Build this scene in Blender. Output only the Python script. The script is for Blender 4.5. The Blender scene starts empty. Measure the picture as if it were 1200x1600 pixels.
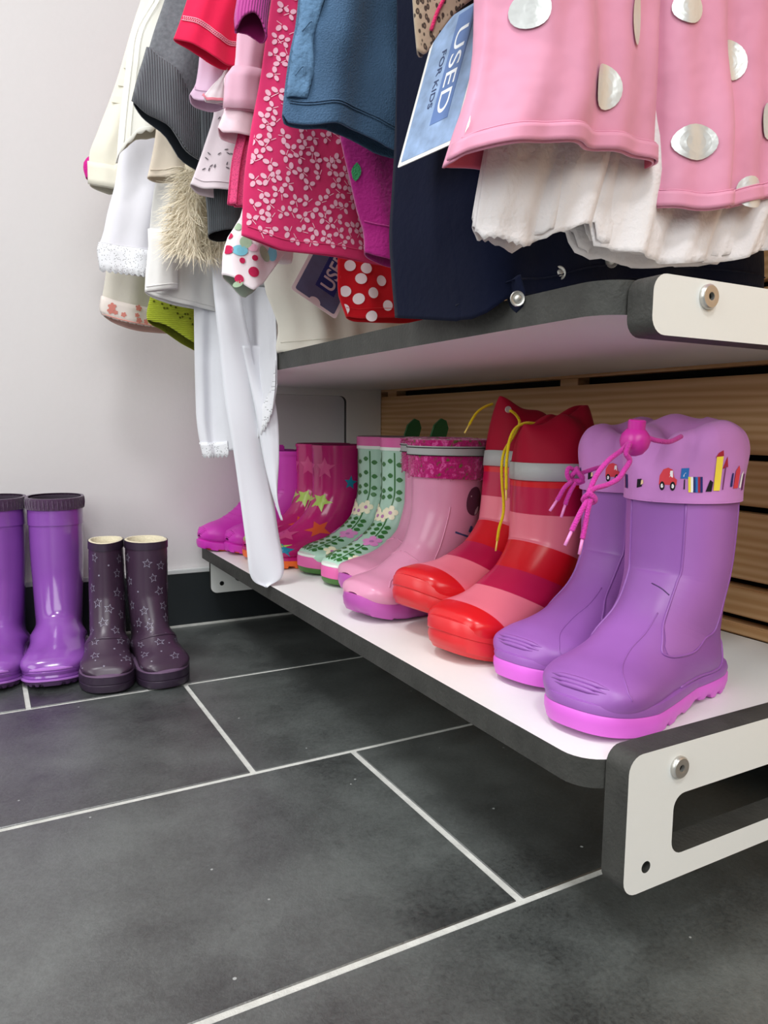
import bpy, bmesh, math, random
import numpy as np
from mathutils import Vector, Matrix
R = math.radians
random.seed(5)
SC = bpy.context.scene
COL = SC.collection
# ---------------------------------------------------------------- camera
cam = bpy.data.objects.new('camera', bpy.data.cameras.new('camera'))
COL.objects.link(cam)
SC.camera = cam
cam.data.sensor_fit = 'AUTO'
cam.data.sensor_width = 36
cam.data.lens = 1148.96 / 1600 * 36
cam.data.clip_start = .01
yaw, pitch, roll = .49988, .11702, .00948
f = Vector((math.sin(yaw)*math.cos(pitch), math.cos(yaw)*math.cos(pitch), -math.sin(pitch)))
r0 = Vector((math.cos(yaw), -math.sin(yaw), 0))
u0 = r0.cross(f)
rt = r0*math.cos(roll) + u0*math.sin(roll)
up = u0*math.cos(roll) - r0*math.sin(roll)
M = Matrix((rt, up, -f)).transposed().to_4x4()
M.translation = (0, 0, .37)
cam.matrix_world = M
# ---------------------------------------------------------------- light
SC.view_settings.view_transform = 'Standard'
SC.view_settings.look = 'None'
SC.view_settings.gamma = 1
SC.view_settings.use_curve_mapping = False
SC.view_settings.exposure = 0.0
w = bpy.data.worlds.new('world')
SC.world = w
w.use_nodes = True
w.node_tree.nodes['Background'].inputs[0].default_value = (.93, .96, 1, 1)
w.node_tree.nodes['Background'].inputs[1].default_value = .3
def area(name, loc, target, sx, sy, power, col=(1, 1, 1)):
    l = bpy.data.lights.new(name, 'AREA')
    l.shape = 'RECTANGLE'; l.size = sx; l.size_y = sy; l.energy = power; l.color = col
    o = bpy.data.objects.new(name, l)
    COL.objects.link(o)
    o.location = loc
    o.rotation_euler = (Vector(target) - Vector(loc)).to_track_quat('-Z', 'Y').to_euler()
    return o
area('ceiling_panel_light', (-.72, .55, 2.56), (-.72, .55, 0), .45, .45, 27, (.98, .99, 1))
area('ceiling_panel_light', (-.35, -1.05, 2.56), (-.35, -1.05, 0), .45, .45, 30, (.98, .99, 1))
area('left_fill_light', (-1.72, .10, 1.30), (.4, .55, .6), 1.3, 1.55, 27, (.97, 1, .99))  # added fill from the left, lifts the shelf underside and the slats
area('front_fill_light', (-.25, -1.72, 1.2), (.3, .5, .5), 1.8, 1.9, 50, (.97, 1, .98))  # added light behind the camera, brightens the faces turned towards it
# ---------------------------------------------------------------- helpers
def lin(c):
    if isinstance(c, str):
        c = [int(c[i:i+2], 16)/255 for i in (0, 2, 4)]
    return tuple((x/12.92 if x <= .04045 else ((x+.055)/1.055)**2.4) for x in c) + (1,)
class NT:
    def __init__(s, m):
        s.t = m.node_tree; s.b = s.t.nodes['Principled BSDF']
    def n(s, typ, **k):
        nd = s.t.nodes.new(typ)
        for a, v in k.items():
            if a.startswith('i_'):
                nd.inputs[a[2:].replace('_', ' ')].default_value = v
            elif a[0] == '_' and a[1:].isdigit():
                nd.inputs[int(a[1:])].default_value = v
            else:
                setattr(nd, a, v)
        return nd
    def l(s, a, b):
        s.t.links.new(a, b)
MATS = {}
def mat(name, color, rough=.5, spec=.5, metal=0, bump=0, bscale=200, bdist=.002, sheen=0, var=0, vscale=6, coat=0, uv=False, bstretch=None, alpha=1, sub=0):
    if name in MATS: return MATS[name]
    m = bpy.data.materials.new(name); m.use_nodes = True; MATS[name] = m
    t = NT(m); b = t.b
    c = lin(color)
    b.inputs['Base Color'].default_value = c
    b.inputs['Roughness'].default_value = rough
    b.inputs['Specular IOR Level'].default_value = spec
    b.inputs['Metallic'].default_value = metal
    b.inputs['Sheen Weight'].default_value = sheen
    b.inputs['Coat Weight'].default_value = coat
    b.inputs['Coat Roughness'].default_value = .12
    b.inputs['Alpha'].default_value = alpha
    if sub:
        b.inputs['Subsurface Weight'].default_value = sub
        b.inputs['Subsurface Radius'].default_value = (.01, .01, .01)
    tc = t.n('ShaderNodeTexCoord')
    src = tc.outputs['UV' if uv else 'Object']
    if var:
        nz = t.n('ShaderNodeTexNoise'); nz.inputs['Scale'].default_value = vscale; nz.inputs['Detail'].default_value = 5
        t.l(src, nz.inputs['Vector'])
        mr = t.n('ShaderNodeMapRange'); mr.inputs['To Min'].default_value = 1-var; mr.inputs['To Max'].default_value = 1+var
        mr.inputs['From Min'].default_value = .3; mr.inputs['From Max'].default_value = .7
        t.l(nz.outputs['Fac'], mr.inputs['Value'])
        mx = t.n('ShaderNodeVectorMath', operation='MULTIPLY'); mx.inputs[0].default_value = c[:3]
        t.l(mr.outputs[0], mx.inputs[1]); t.l(mx.outputs[0], b.inputs['Base Color'])
    if bump:
        nz = t.n('ShaderNodeTexNoise'); nz.inputs['Scale'].default_value = bscale; nz.inputs['Detail'].default_value = 3
        v = src
        if bstretch:
            mp = t.n('ShaderNodeMapping'); mp.inputs['Scale'].default_value = bstretch
            t.l(src, mp.inputs['Vector']); v = mp.outputs[0]
        t.l(v, nz.inputs['Vector'])
        bp = t.n('ShaderNodeBump'); bp.inputs['Strength'].default_value = bump; bp.inputs['Distance'].default_value = bdist
        t.l(nz.outputs['Fac'], bp.inputs['Height']); t.l(bp.outputs[0], b.inputs['Normal'])
    return m
def rubber(name, color, rough=.32, **k):
    return mat(name, color, rough, .5, bump=.04, bscale=30, var=.05, vscale=18, **k)
def fabric(name, color, **k):
    d = dict(rough=.9, spec=.15, bump=.35, bscale=60, sheen=.15, var=.05, vscale=12); d.update(k)
    return mat(name, color, **d)
def ribbed(name, color, scale=500, strength=.6, uv=True, axis='X', dist=.001):
    """fabric whose knit ribs run along one UV axis (UV in metres)"""
    if name in MATS: return MATS[name]
    m = fabric(name, color, bump=0); t = NT(m)
    tc = t.n('ShaderNodeTexCoord'); wv = t.n('ShaderNodeTexWave', wave_type='BANDS', bands_direction=axis)
    wv.inputs['Scale'].default_value = scale/10.0; wv.inputs['Distortion'].default_value = .6; wv.inputs['Detail Scale'].default_value = 3
    t.l(tc.outputs['UV'], wv.inputs['Vector'])
    bp = t.n('ShaderNodeBump'); bp.inputs['Strength'].default_value = strength; bp.inputs['Distance'].default_value = dist
    t.l(wv.outputs['Fac'], bp.inputs['Height']); t.l(bp.outputs[0], t.b.inputs['Normal'])
    return m
def see_through(name, color, alpha=.7, scale=900, lo=.35):
    """tulle or lace: fine net of holes cut by a Voronoi pattern"""
    if name in MATS: return MATS[name]
    m = fabric(name, color, var=.03); t = NT(m)
    tc = t.n('ShaderNodeTexCoord'); v = t.n('ShaderNodeTexVoronoi'); v.inputs['Scale'].default_value = scale
    t.l(tc.outputs['UV'], v.inputs['Vector'])
    mr = t.n('ShaderNodeMapRange'); mr.inputs['From Min'].default_value = lo-.12; mr.inputs['From Max'].default_value = lo+.05
    mr.inputs['To Min'].default_value = alpha; mr.inputs['To Max'].default_value = 1
    t.l(v.outputs['Distance'], mr.inputs['Value']); t.l(mr.outputs[0], t.b.inputs['Alpha'])
    return m
def mesh_obj(name, verts, faces, m=None, parent=None, smooth=True, uvs=None, fmat=None):
    me = bpy.data.meshes.new(name)
    me.from_pydata([tuple(v) for v in verts], [], faces)
    ms = m if isinstance(m, (list, tuple)) else [m]
    for x in ms:
        if x: me.materials.append(x)
    if uvs is not None:
        l = me.uv_layers.new(name='UVMap')
        vi = np.empty(len(me.loops), dtype=np.int32); me.loops.foreach_get('vertex_index', vi)
        l.data.foreach_set('uv', np.asarray(uvs, dtype=np.float32)[vi].ravel())
    if fmat is not None: me.polygons.foreach_set('material_index', fmat)
    me.polygons.foreach_set('use_smooth', [smooth]*len(me.polygons))
    me.update()
    o = bpy.data.objects.new(name, me); COL.objects.link(o)
    if parent: o.parent = parent
    return o
def bm_obj(name, bm, m=None, parent=None, smooth=False, angle=None):
    me = bpy.data.meshes.new(name); bm.to_mesh(me); bm.free()
    for x in (m if isinstance(m, (list, tuple)) else [m]):
        if x: me.materials.append(x)
    me.polygons.foreach_set('use_smooth', [smooth]*len(me.polygons))
    o = bpy.data.objects.new(name, me); COL.objects.link(o)
    if parent: o.parent = parent
    if angle: me.set_sharp_from_angle(angle=R(angle)) if smooth else None
    return o
def thing(name, label, cat, loc=(0, 0, 0), rz=0, group=None):
    o = bpy.data.objects.new(name, None); COL.objects.link(o)
    o.empty_display_size = .02
    o.location = loc; o.rotation_euler = (0, 0, rz); o['label'] = label; o['category'] = cat
    if group: o['group'] = group
    return o
def structure(o, label=None):
    o['kind'] = 'structure'
    if label: o['label'] = label
    return o
def box_bm(x0, x1, y0, y1, z0, z1, bev=0, seg=2):
    bm = bmesh.new()
    bmesh.ops.create_cube(bm, size=1, matrix=Matrix.Translation(((x0+x1)/2, (y0+y1)/2, (z0+z1)/2)) @ Matrix.Diagonal((x1-x0, y1-y0, z1-z0, 1)))
    if bev: bmesh.ops.bevel(bm, geom=bm.edges[:], offset=bev, segments=seg, affect='EDGES')
    return bm
def box(name, a, m, parent=None, bev=0, seg=2):
    return bm_obj(name, box_bm(*a, bev, seg), m, parent, smooth=False)
def catmull(P, n):
    """n samples through the points P (any dimension)"""
    P = np.asarray(P, float); k = len(P)
    t = np.linspace(0, k-1, n); i = np.minimum(t.astype(int), k-2); u = (t-i)[:, None]
    p1 = P[i]; p2 = P[i+1]
    p0 = np.where((i == 0)[:, None], 2*P[0]-P[1], P[np.maximum(i-1, 0)])
    p3 = np.where((i == k-2)[:, None], 2*P[-1]-P[-2], P[np.minimum(i+2, k-1)])
    return .5*((2*p1) + (-p0+p2)*u + (2*p0-5*p1+4*p2-p3)*u*u + (-p0+3*p1-3*p2+p3)*u**3)
def tube(name, pts, rad, m, parent=None, seg=8, n=None, caps=True, flat=1):
    """round cord through the points; rad may be one value or one per point"""
    P = catmull(pts, n or max(8, len(pts)*5)) if len(pts) > 2 else np.asarray(pts, float)
    k = len(P)
    rad = np.interp(np.linspace(0, 1, k), np.linspace(0, 1, len(rad)), rad) if hasattr(rad, '__len__') else np.full(k, rad)
    T = np.gradient(P, axis=0); T /= np.linalg.norm(T, axis=1)[:, None] + 1e-12
    ref = np.array([0, 0, 1.]) if abs(T[0][2]) < .9 else np.array([1., 0, 0])
    V = []; F = []; UV = []; L = 0
    N = np.cross(T[0], ref); N /= np.linalg.norm(N)
    for i in range(k):
        N = N - T[i]*(N@T[i]); N /= np.linalg.norm(N)+1e-12
        B = np.cross(T[i], N)
        if i: L += np.linalg.norm(P[i]-P[i-1])
        for j in range(seg):
            a = 2*math.pi*j/seg
            V.append(P[i] + rad[i]*(N*math.cos(a) + B*math.sin(a)*flat)); UV.append((L, rad[i]*a))
    for i in range(k-1):
        for j in range(seg):
            F.append((i*seg+j, i*seg+(j+1) % seg, (i+1)*seg+(j+1) % seg, (i+1)*seg+j))
    if caps:
        F.append(tuple(range(seg-1, -1, -1))); F.append(tuple((k-1)*seg+j for j in range(seg)))
    return mesh_obj(name, V, F, m, parent, uvs=UV)
def lathe(name, prof, loc, axis, m, parent=None, seg=24):
    """turned shape: prof = [(radius, height)] around an axis"""
    q = Vector((0, 0, 1)).rotation_difference(Vector(axis)).to_matrix()
    V = []; F = []
    for r_, h in prof:
        for j in range(seg):
            a = 2*math.pi*j/seg
            V.append(Vector(loc) + q @ Vector((r_*math.cos(a), r_*math.sin(a), h)))
    for i in range(len(prof)-1):
        for j in range(seg):
            F.append((i*seg+j, i*seg+(j+1) % seg, (i+1)*seg+(j+1) % seg, (i+1)*seg+j))
    F.append(tuple(range(seg-1, -1, -1))); F.append(tuple((len(prof)-1)*seg+j for j in range(seg)))
    o = mesh_obj(name, V, F, m, parent)
    o.data.set_sharp_from_angle(angle=R(40))
    return o
def rrect(x0, z0, x1, z1, rad, n=6, corners=(1, 1, 1, 1)):
    """outline, counter-clockwise from the lower left corner"""
    P = []
    for (cx, cz, a0, on) in ((x0, z0, 180, corners[0]), (x1, z0, 270, corners[1]), (x1, z1, 0, corners[2]), (x0, z1, 90, corners[3])):
        if not on: P.append((cx, cz)); continue
        ox = cx + (rad if cx == x0 else -rad); oz = cz + (rad if cz == z0 else -rad)
        for i in range(n+1):
            a = R(a0+90*i/n); P.append((ox+rad*math.cos(a), oz+rad*math.sin(a)))
    return P
def plate(name, outline, holes, lo, hi, axis, mface, medge, parent=None, bev=.0008):
    """panel cut from sheet: outline and holes in 2D, pushed along an axis ('y' or 'z')"""
    bm = bmesh.new()
    es = []
    for loop in [outline]+holes:
        vs = [bm.verts.new((p[0], lo, p[1]) if axis == 'y' else (p[0], p[1], lo)) for p in loop]
        es += [bm.edges.new((vs[i], vs[(i+1) % len(vs)])) for i in range(len(vs))]
    bmesh.ops.triangle_fill(bm, use_beauty=True, use_dissolve=True, edges=es)
    g = bmesh.ops.extrude_face_region(bm, geom=bm.faces[:])
    d = (0, hi-lo, 0) if axis == 'y' else (0, 0, hi-lo)
    bmesh.ops.translate(bm, vec=d, verts=[v for v in g['geom'] if isinstance(v, bmesh.types.BMVert)])
    bmesh.ops.recalc_face_normals(bm, faces=bm.faces[:])
    k = 1 if axis == 'y' else 2
    for f_ in bm.faces: f_.material_index = 0 if abs(f_.normal[k]) > .5 else 1
    o = bm_obj(name, bm, [mface, medge], parent, smooth=True)
    o.data.set_sharp_from_angle(angle=R(40))
    return o
def text_mesh(name, body, size, mtx, m, parent, thick=.0002, bold=0, sx=1):
    c = bpy.data.curves.new(name, 'FONT'); c.body = body; c.size = size; c.extrude = thick; c.offset = bold
    o = bpy.data.objects.new(name, c); COL.objects.link(o)
    dg = bpy.context.evaluated_depsgraph_get()
    me = bpy.data.meshes.new_from_object(o.evaluated_get(dg))
    bpy.data.objects.remove(o); bpy.data.curves.remove(c)
    me.transform(mtx @ Matrix.Diagonal((sx, 1, 1, 1))); me.name = name; me.materials.clear(); me.materials.append(m)
    k = bpy.data.objects.new(name, me); COL.objects.link(k); k.parent = parent
    return k
class Patch:
    """prints: flat shapes laid on a parametric surface; each shape is an object, many small ones join as stuff"""
    def __init__(s): s.P = []
    def add(s, P):
        """P: ring points then the centre last"""
        k = len(P)-1
        s.P.append(([tuple(p) for p in P], [(i, (i+1) % k, k) for i in range(k)]))
    def strip(s, A, B, new=False):
        if new or not s.P: s.P.append(([], []))
        V, F = s.P[-1]; b = len(V); k = len(A)
        V += [tuple(p) for p in A] + [tuple(p) for p in B]
        F += [(b+i, b+i+1, b+k+i+1, b+k+i) for i in range(k-1)]
    def build(s, name, m, parent, stuff=False):
        if stuff:
            V = []; F = []
            for v, f_ in s.P:
                b = len(V); V += v; F += [tuple(i+b for i in q) for q in f_]
            o = mesh_obj(name, V, F, m, parent); o['kind'] = 'stuff'; return o
        for v, f_ in s.P: o = mesh_obj(name, v, f_, m, parent)
        return o
def star(r1, r2, rot=0, k=5):
    return [((r1 if i % 2 == 0 else r2)*math.sin(rot+math.pi*i/k), (r1 if i % 2 == 0 else r2)*math.cos(rot+math.pi*i/k)) for i in range(2*k)]
def disc(rx, ry=None, n=16, rot=0):
    ry = ry or rx; c, s = math.cos(rot), math.sin(rot)
    return [(rx*math.cos(a)*c - ry*math.sin(a)*s, rx*math.cos(a)*s + ry*math.sin(a)*c) for a in [2*math.pi*i/n for i in range(n)]]
def leaf(l, w_, rot=0, n=6):
    P = [(l*i/n, w_*math.sin(math.pi*(i/n))**.8) for i in range(n+1)] + [(l*i/n, -w_*math.sin(math.pi*(i/n))**.8) for i in range(n-1, 0, -1)]
    c, s = math.cos(rot), math.sin(rot)
    return [(x*c-y*s, x*s+y*c) for x, y in P]
def blossom(r, n=5, rot=0):
    return [(r*(.5+.5*abs(math.cos(n*a/2+rot))**.55)*math.cos(a), r*(.5+.5*abs(math.cos(n*a/2+rot))**.55)*math.sin(a)) for a in [2*math.pi*i/60 for i in range(60)]]
# ---------------------------------------------------------------- room
M_wall = mat('white_painted_wall', 'd9d5d5', .75, .3, bump=.15, bscale=120, var=.015, vscale=3)
M_grout = mat('light_grey_grout', 'c9c9c4', .9, .1, bump=.3, bscale=400, var=.12, vscale=60)
def tile_material():
    m = mat('anthracite_tile', '585c5b', .36, .5); t = NT(m); t.b.inputs['IOR'].default_value = 2.35
    tc = t.n('ShaderNodeTexCoord'); oi = t.n('ShaderNodeObjectInfo')
    ad = t.n('ShaderNodeVectorMath', operation='MULTIPLY_ADD'); ad.inputs[1].default_value = (7, 5, 3)
    t.l(oi.outputs['Random'], ad.inputs[0]); t.l(tc.outputs['Object'], ad.inputs[2])
    n1 = t.n('ShaderNodeTexNoise'); n1.inputs['Scale'].default_value = 7; n1.inputs['Detail'].default_value = 8; n1.inputs['Roughness'].default_value = .65
    n2 = t.n('ShaderNodeTexNoise'); n2.inputs['Scale'].default_value = 260; n2.inputs['Detail'].default_value = 4; n2.inputs['Roughness'].default_value = .75
    for n_ in (n1, n2): t.l(ad.outputs[0], n_.inputs['Vector'])
    mx = t.n('ShaderNodeMath', operation='MULTIPLY_ADD'); mx.inputs[1].default_value = .55
    t.l(n2.outputs['Fac'], mx.inputs[0]); t.l(n1.outputs['Fac'], mx.inputs[2])
    cr = t.n('ShaderNodeValToRGB')
    cr.color_ramp.elements[0].position = .58; cr.color_ramp.elements[0].color = lin('181b1b')
    cr.color_ramp.elements[1].position = .98; cr.color_ramp.elements[1].color = lin('565b59')
    vo = t.n('ShaderNodeTexVoronoi'); vo.inputs['Scale'].default_value = 26; t.l(ad.outputs[0], vo.inputs['Vector'])
    lt = t.n('ShaderNodeMath', operation='LESS_THAN'); lt.inputs[1].default_value = .035; t.l(vo.outputs['Distance'], lt.inputs[0])
    mc = t.n('ShaderNodeMix', data_type='RGBA'); mc.inputs[7].default_value = lin('a9acab')
    t.l(mx.outputs[0], cr.inputs[0]); t.l(cr.outputs[0], mc.inputs[6]); t.l(lt.outputs[0], mc.inputs[0]); t.l(mc.outputs[2], t.b.inputs['Base Color'])
    mr = t.n('ShaderNodeMapRange'); mr.inputs['To Min'].default_value = .3; mr.inputs['To Max'].default_value = .52
    t.l(n1.outputs['Fac'], mr.inputs['Value']); t.l(mr.outputs[0], t.b.inputs['Roughness'])
    bp = t.n('ShaderNodeBump'); bp.inputs['Strength'].default_value = .35; bp.inputs['Distance'].default_value = .001
    t.l(n2.outputs['Fac'], bp.inputs['Height']); t.l(bp.outputs[0], t.b.inputs['Normal'])
    return m
M_tile = tile_material()
floor = structure(box('floor', (-2.28, .80, -1.88, 1.42, -.03, -.0012), M_grout), 'light grey grout bed under large anthracite floor tiles')
rows = [(1.0260, 1.34, .037), (.7225, 1.0260, .2390), (.4190, .7225, .3560), (.1155, .4190, .6600), (-.188, .1155, .22), (-.4915, -.188, .42), (-.795, -.4915, .1), (-1.098, -.795, .35), (-1.401, -1.098, .2), (-1.80, -1.401, .5)]
G2 = .0031
shared = {}
for (y0, y1, j0) in rows:
    for k in range(-5, 3):
        x0, x1 = j0+k*.603, j0+(k+1)*.603
        if x1 < -2.2 or x0 > .74: continue
        key = round(y1-y0, 3)
        if key not in shared:
            bm = box_bm(-(.603/2-G2), .603/2-G2, -((y1-y0)/2-G2), (y1-y0)/2-G2, -.008, 0, .0008, 1)
            o = bm_obj('tile', bm, M_tile, floor); shared[key] = o.data
        else:
            o = bpy.data.objects.new('tile', shared[key]); COL.objects.link(o); o.parent = floor
        o.location = ((x0+x1)/2, (y0+y1)/2, random.uniform(-.0003, .0002))
structure(box('wall_back', (-2.2, .80, 1.34, 1.42, -.03, 2.65), M_wall), 'plain white painted wall at the far end')
structure(box('wall_left', (-2.28, -2.2, -1.8, 1.42, -.03, 2.65), mat('dark_unseen_wall', '4a4a4c', .7)), 'unseen wall opposite the bench, dark to cut bounce light')  # unseen wall, coloured dark so less light bounces under the bench
structure(box('wall_front', (-2.2, .80, -1.88, -1.8, -.03, 2.65), mat('dark_unseen_wall', '4a4a4c', .7)), 'unseen wall behind the camera, dark to cut bounce light')  # also unseen, same dark colour to hold down the ambient bounce
structure(box('ceiling', (-2.28, .80, -1.88, 1.42, 2.62, 2.7), M_wall), 'white ceiling')
structure(box('wall_right', (.742, .80, -1.8, 1.34, -.03, 2.65), mat('dark_wall_behind_slats', '1c1613', .8, .2)), 'dark wall behind the wooden slats')
M_skirt = mat('dark_tile_skirting', '23282b', .35, .5, var=.15, vscale=9)
M_alu = mat('satin_white_metal', 'd6d8d8', .4, .5, .15)
bb = structure(bpy.data.objects.new('baseboard_back', None), 'dark tile skirting with a pale metal top strip'); COL.objects.link(bb)
x = -2.19
while x < .70:
    box('skirting_tile', (x, min(x+.6, .712), 1.330, 1.3397, .0, .0985), M_skirt, bb, .0006, 1); x += .602
box('metal_strip', (-2.19, .712, 1.3285, 1.3397, .0988, .1065), M_alu, bb, .001, 2)
box('silicone_joint', (-2.19, .712, 1.3265, 1.330, .0, .0035), M_grout, bb)
# wooden slat wall
def wood():
    m = mat('pale_spruce', 'c59a6b', .55, .35); t = NT(m)
    tc = t.n('ShaderNodeTexCoord'); oi = t.n('ShaderNodeObjectInfo')
    ad = t.n('ShaderNodeVectorMath', operation='MULTIPLY_ADD'); ad.inputs[1].default_value = (3, 1, 5)
    t.l(oi.outputs['Random'], ad.inputs[0]); t.l(tc.outputs['Object'], ad.inputs[2])
    mp = t.n('ShaderNodeMapping'); mp.inputs['Scale'].default_value = (1, .06, 1)
    t.l(ad.outputs[0], mp.inputs['Vector'])
    wv = t.n('ShaderNodeTexWave', wave_type='BANDS', bands_direction='Z'); wv.inputs['Scale'].default_value = 32
    wv.inputs['Distortion'].default_value = 5; wv.inputs['Detail'].default_value = 3; wv.inputs['Detail Scale'].default_value = 1.6
    t.l(mp.outputs[0], wv.inputs['Vector'])
    nz = t.n('ShaderNodeTexNoise'); nz.inputs['Scale'].default_value = 14; nz.inputs['Detail'].default_value = 4
    t.l(mp.outputs[0], nz.inputs['Vector'])
    mx = t.n('ShaderNodeMath', operation='MULTIPLY_ADD'); mx.inputs[1].default_value = .5
    t.l(wv.outputs['Fac'], mx.inputs[0]); t.l(nz.outputs['Fac'], mx.inputs[2])
    cr = t.n('ShaderNodeValToRGB'); e = cr.color_ramp.elements
    e[0].position = .3; e[0].color = lin('e6c090'); e[1].position = 1.1; e[1].color = lin('cb9c68')
    t.l(mx.outputs[0], cr.inputs[0]); t.l(cr.outputs[0], t.b.inputs['Base Color'])
    bp = t.n('ShaderNodeBump'); bp.inputs['Strength'].default_value = .15; bp.inputs['Distance'].default_value = .001
    t.l(wv.outputs['Fac'], bp.inputs['Height']); t.l(bp.outputs[0], t.b.inputs['Normal'])
    return m
M_wood = wood()
sw = structure(bpy.data.objects.new('trim_1', None), 'horizontal pale wooden slats on the right wall'); COL.objects.link(sw)
for z0, z1 in ((.1475, .1604), (.1690, .2005), (.2090, .2808), (.2885, .3362), (.3430, .4268), (.4368, .515), (.523, .60), (.608, .69), (.698, .78), (.788, .87), (.878, .96), (.968, 1.05), (1.058, 1.14), (1.148, 1.23), (.045, .125)):
    box('slat', (.712, .732, -.6, 1.3265, z0, z1), M_wood, sw, .0015, 2)
for y in (1.29, .7865, .33):
    box('batten', (.720, .742, y-.018, y+.018, .04, 1.24), M_wood, sw, .001, 1)
box('end_strip', (.7095, .742, 1.3268, 1.3395, .04, 1.24), M_wood, sw, .001, 1)
# ---------------------------------------------------------------- shelf unit
M_lam = mat('white_laminate', 'e6e7e4', .42, .5, bump=.06, bscale=300, var=.015, vscale=5)
M_core = mat('dark_laminate_core', '3a3a37', .6, .4, bump=.3, bscale=300, var=.22, vscale=45)
M_steel = mat('polished_steel', 'c4c2bd', .34, .5, .8)
M_black = mat('black_recess', '0b0b0b', .7, .2)
rack = thing('shoe_bench', 'wall-mounted two-tier bench with white laminate boards and dark cut edges', 'bench', (.53, .83, 0))
def rack_child(o): o.location = Vector(o.location) - Vector(rack.location); return o
def shelf(z0, z1):
    o = plate('shelf_board', rrect(.343, .3417, .711, 1.3185, .026, 8, (1, 0, 0, 0)), [], z0, z1, 'z', M_lam, M_core, rack); return rack_child(o)
shelf(.1270, .1475)
shelf(.4405, .4620)
HOLE = lambda x, z, r_: [(x+r_*math.cos(2*math.pi*i/20), z+r_*math.sin(2*math.pi*i/20)) for i in range(20)]
def side_frame(y0, y1):
    out = rrect(.3585, .0595, .711, .158, .012, 6, (1, 0, 0, 1))
    lower = out[:7] + [(.711, .0595), (.711, .463)]          # lower arm, up the rear post
    top = rrect(.3585, .4265, .711, .463, .011, 6, (1, 0, 0, 1))
    pts = out[:7] + [(.711, .0595), (.711, .463)] + top[9:] + top[:7]
    ic = [(.6335+.0, .4265)]
    rr = .012
    inner = [(.6335-rr+rr*math.sin(R(a)), .4265-rr+rr*math.cos(R(a))) for a in range(0, 91, 15)]
    inner2 = [(.6335-rr+rr*math.cos(R(a)), .158+rr-rr*math.sin(R(a))) for a in range(0, 91, 15)]
    pts += inner + inner2 + out[9:]
    slot = rrect(.403, .0775, .615, .1215, .0105, 6)
    o = plate('side_frame', pts, [slot[::-1], HOLE(.379, .0765, .0042)], y0, y1, 'y', M_lam, M_core, rack)
    return rack_child(o)
side_frame(.3215, .3415)
side_frame(1.3187, 1.3283)
def bolt(x, z, y, s):
    b = lathe('bolt', [(.0078, 0), (.0078, .0022), (.0068, .0034), (.0036, .0036), (.0026, .0034), (.0024, .0008)], (x, y, z), (0, s, 0), M_steel, rack)
    rack_child(b)
    rack_child(lathe('bolt_socket', [(.0022, 0), (.0022, .0012)], (x, y+s*.0001, z), (0, s, 0), M_black, b, 6)).location = (0, 0, 0)
bolt(.4053, .1417, .3215, -1); bolt(.4066, .4525, .3215, -1)
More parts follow.
